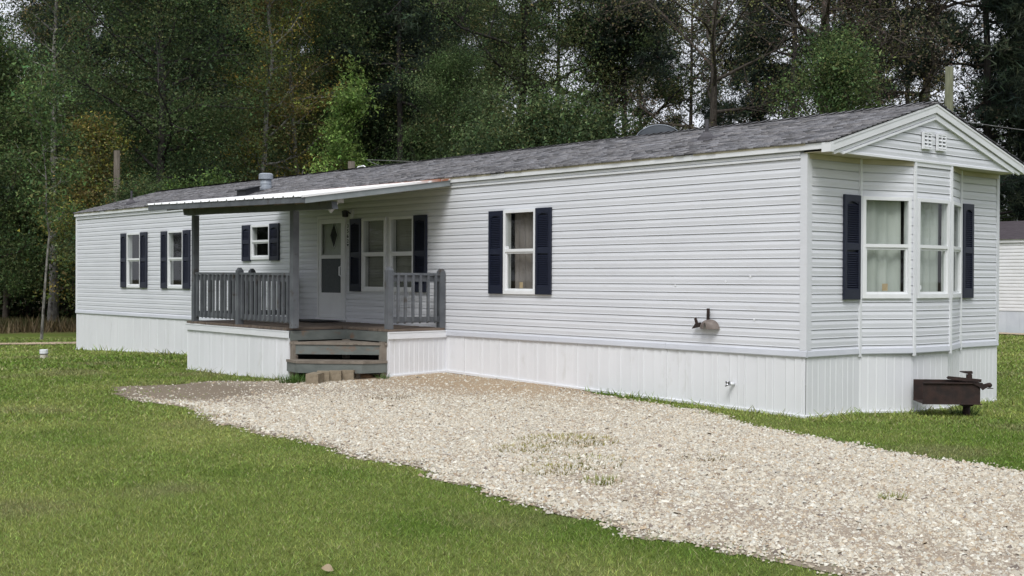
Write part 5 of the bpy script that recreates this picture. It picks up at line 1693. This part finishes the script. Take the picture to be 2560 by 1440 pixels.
BACK = [('pineA', -61.7, 3.4, 1.09, 2.2), ('pineB', -67.5, 6.2, 0.97, 0.1), ('pineC', -66.6, 21.5, 0.97, 0.8), ('oakA', -67.2, 23.6, 1.06, 3.8), ('pineD', -59.9, 21.9, 1.05, 2.1), ('pineA', -60.1, 24.1, 1.18, 4.1), ('pineB', -62.8, 28.3, 1.20, 4.0), ('oakB', -62.1, 29.7, 1.19, 5.4), ('pineC', -59.0, 30.2, 1.00, 5.0), ('oakA', -52.2, 28.2, 0.97, 5.1), ('pineD', -48.3, 28.3, 1.15, 2.5), ('pineA', -50.2, 31.3, 1.14, 5.2), ('pineB', -53.5, 35.5, 0.96, 4.3), ('oakB', -55.7, 39.5, 1.20, 3.0), ('pineD', -43.9, 36.5, 1.05, 3.7), ('pineA', -45.8, 50.3, 1.04, 2.8), ('pineC', -40.0, 49.9, 1.10, 3.4), ('pineD', -39.3, 56.3, 1.08, 2.6), ('pineB', -29.5, 49.3, 1.03, 5.9), ('pineC', -22.0, 49.5, 1.10, 3.8), ('pineB', -21.7, 61.7, 1.13, 0.1), ('pineC', -87.6, 11.9, 1.18, 2.2), ('oakA', -78.1, 27.4, 1.31, 2.6), ('pineD', -84.0, 33.3, 1.14, 2.0), ('pineA', -80.0, 34.5, 1.32, 2.7), ('pineB', -73.0, 33.9, 1.13, 3.2), ('oakB', -71.2, 36.0, 1.30, 5.0), ('pineC', -69.7, 38.3, 1.17, 4.8), ('oakA', -73.8, 44.5, 1.30, 2.1), ('pineD', -65.9, 42.5, 1.17, 4.8), ('pineA', -65.9, 46.0, 1.19, 2.5), ('pineB', -65.8, 49.6, 1.20, 5.5), ('pineC', -59.0, 7.0, 1.10, 1.0), ('pineC', -62.6, 15.3, 1.15, 3.0), ('pineB', -68.1, 17.8, 1.10, 2.0), ('pineC', -39.7, 39.1, 1.00, 2.2)]
for k, x, y, s, r in BACK:
    pine = k.startswith('pine')
    place(k, x, y, s, r, 'dark pine deep in the wood behind the front row' if pine else 'dark oak deep in the wood behind the front row',
          'pine_tree' if pine else 'oak_tree', 'pines deep in the wood' if pine else 'oaks deep in the wood')
UNDER = [(-53.0, 2.1, 2.08, 0.8), (-51.4, 3.5, 1.65, 6.0), (-55.8, 6.3, 1.78, 2.7), (-51.5, 6.9, 2.00, 0.5), (-49.5, 7.9, 1.66, 2.4), (-51.9, 10.9, 1.57, 1.6), (-48.4, 11.9, 1.87, 2.3), (-49.9, 14.7, 1.91, 3.0), (-53.6, 18.7, 1.85, 0.9), (-53.1, 20.6, 1.79, 1.2), (-49.1, 21.1, 1.94, 5.3), (-46.4, 21.8, 2.03, 0.8), (-43.2, 22.4, 1.91, 4.2), (-47.4, 28.2, 1.80, 1.2), (-43.9, 28.1, 1.81, 0.4)]
for x, y, s, r in UNDER:
    place('shrub', x, y, s, r, 'dark green understorey bush between the trunks of the wood', 'understorey_bush', 'understorey of the wood', 'bush')

# the near side of the clearing, outside the picture: it shades the low sky and shows in the window panes
NEAR = [('oakA', 30, -38), ('pineA', 22, -46), ('oakB', 12, -44), ('oakC', 4, -50), ('oakA', -6, -46), ('pineD', -14, -52), ('oakB', -22, -46), ('oakA', -31, -50),
        ('pineA', 38, -28), ('oakC', 44, -16), ('oakB', 46, -4), ('oakA', 40, 10), ('oakB', -42, -44), ('oakA', -52, -34), ('oakA', -46, -27), ('oakC', -38, -35), ('oakA', -58, -24), ('oakC', -50, -42), ('oakA', -45, -20), ('oakC', -36, -41),
        ('oakA', 40, 22), ('oakC', 34, 32), ('oakA', 48, 15), ('oakC', 44, 30), ('oakA', 28, 40), ('oakC', 52, 24)]
for i, (k, x, y) in enumerate(NEAR):
    place(k, x, y, 0.95 + 0.04 * (i % 5), i * 1.3, 'tree on the near side of the yard, outside the picture', 'pine_tree' if k.startswith('pine') else 'oak_tree', 'trees on the near side of the yard')
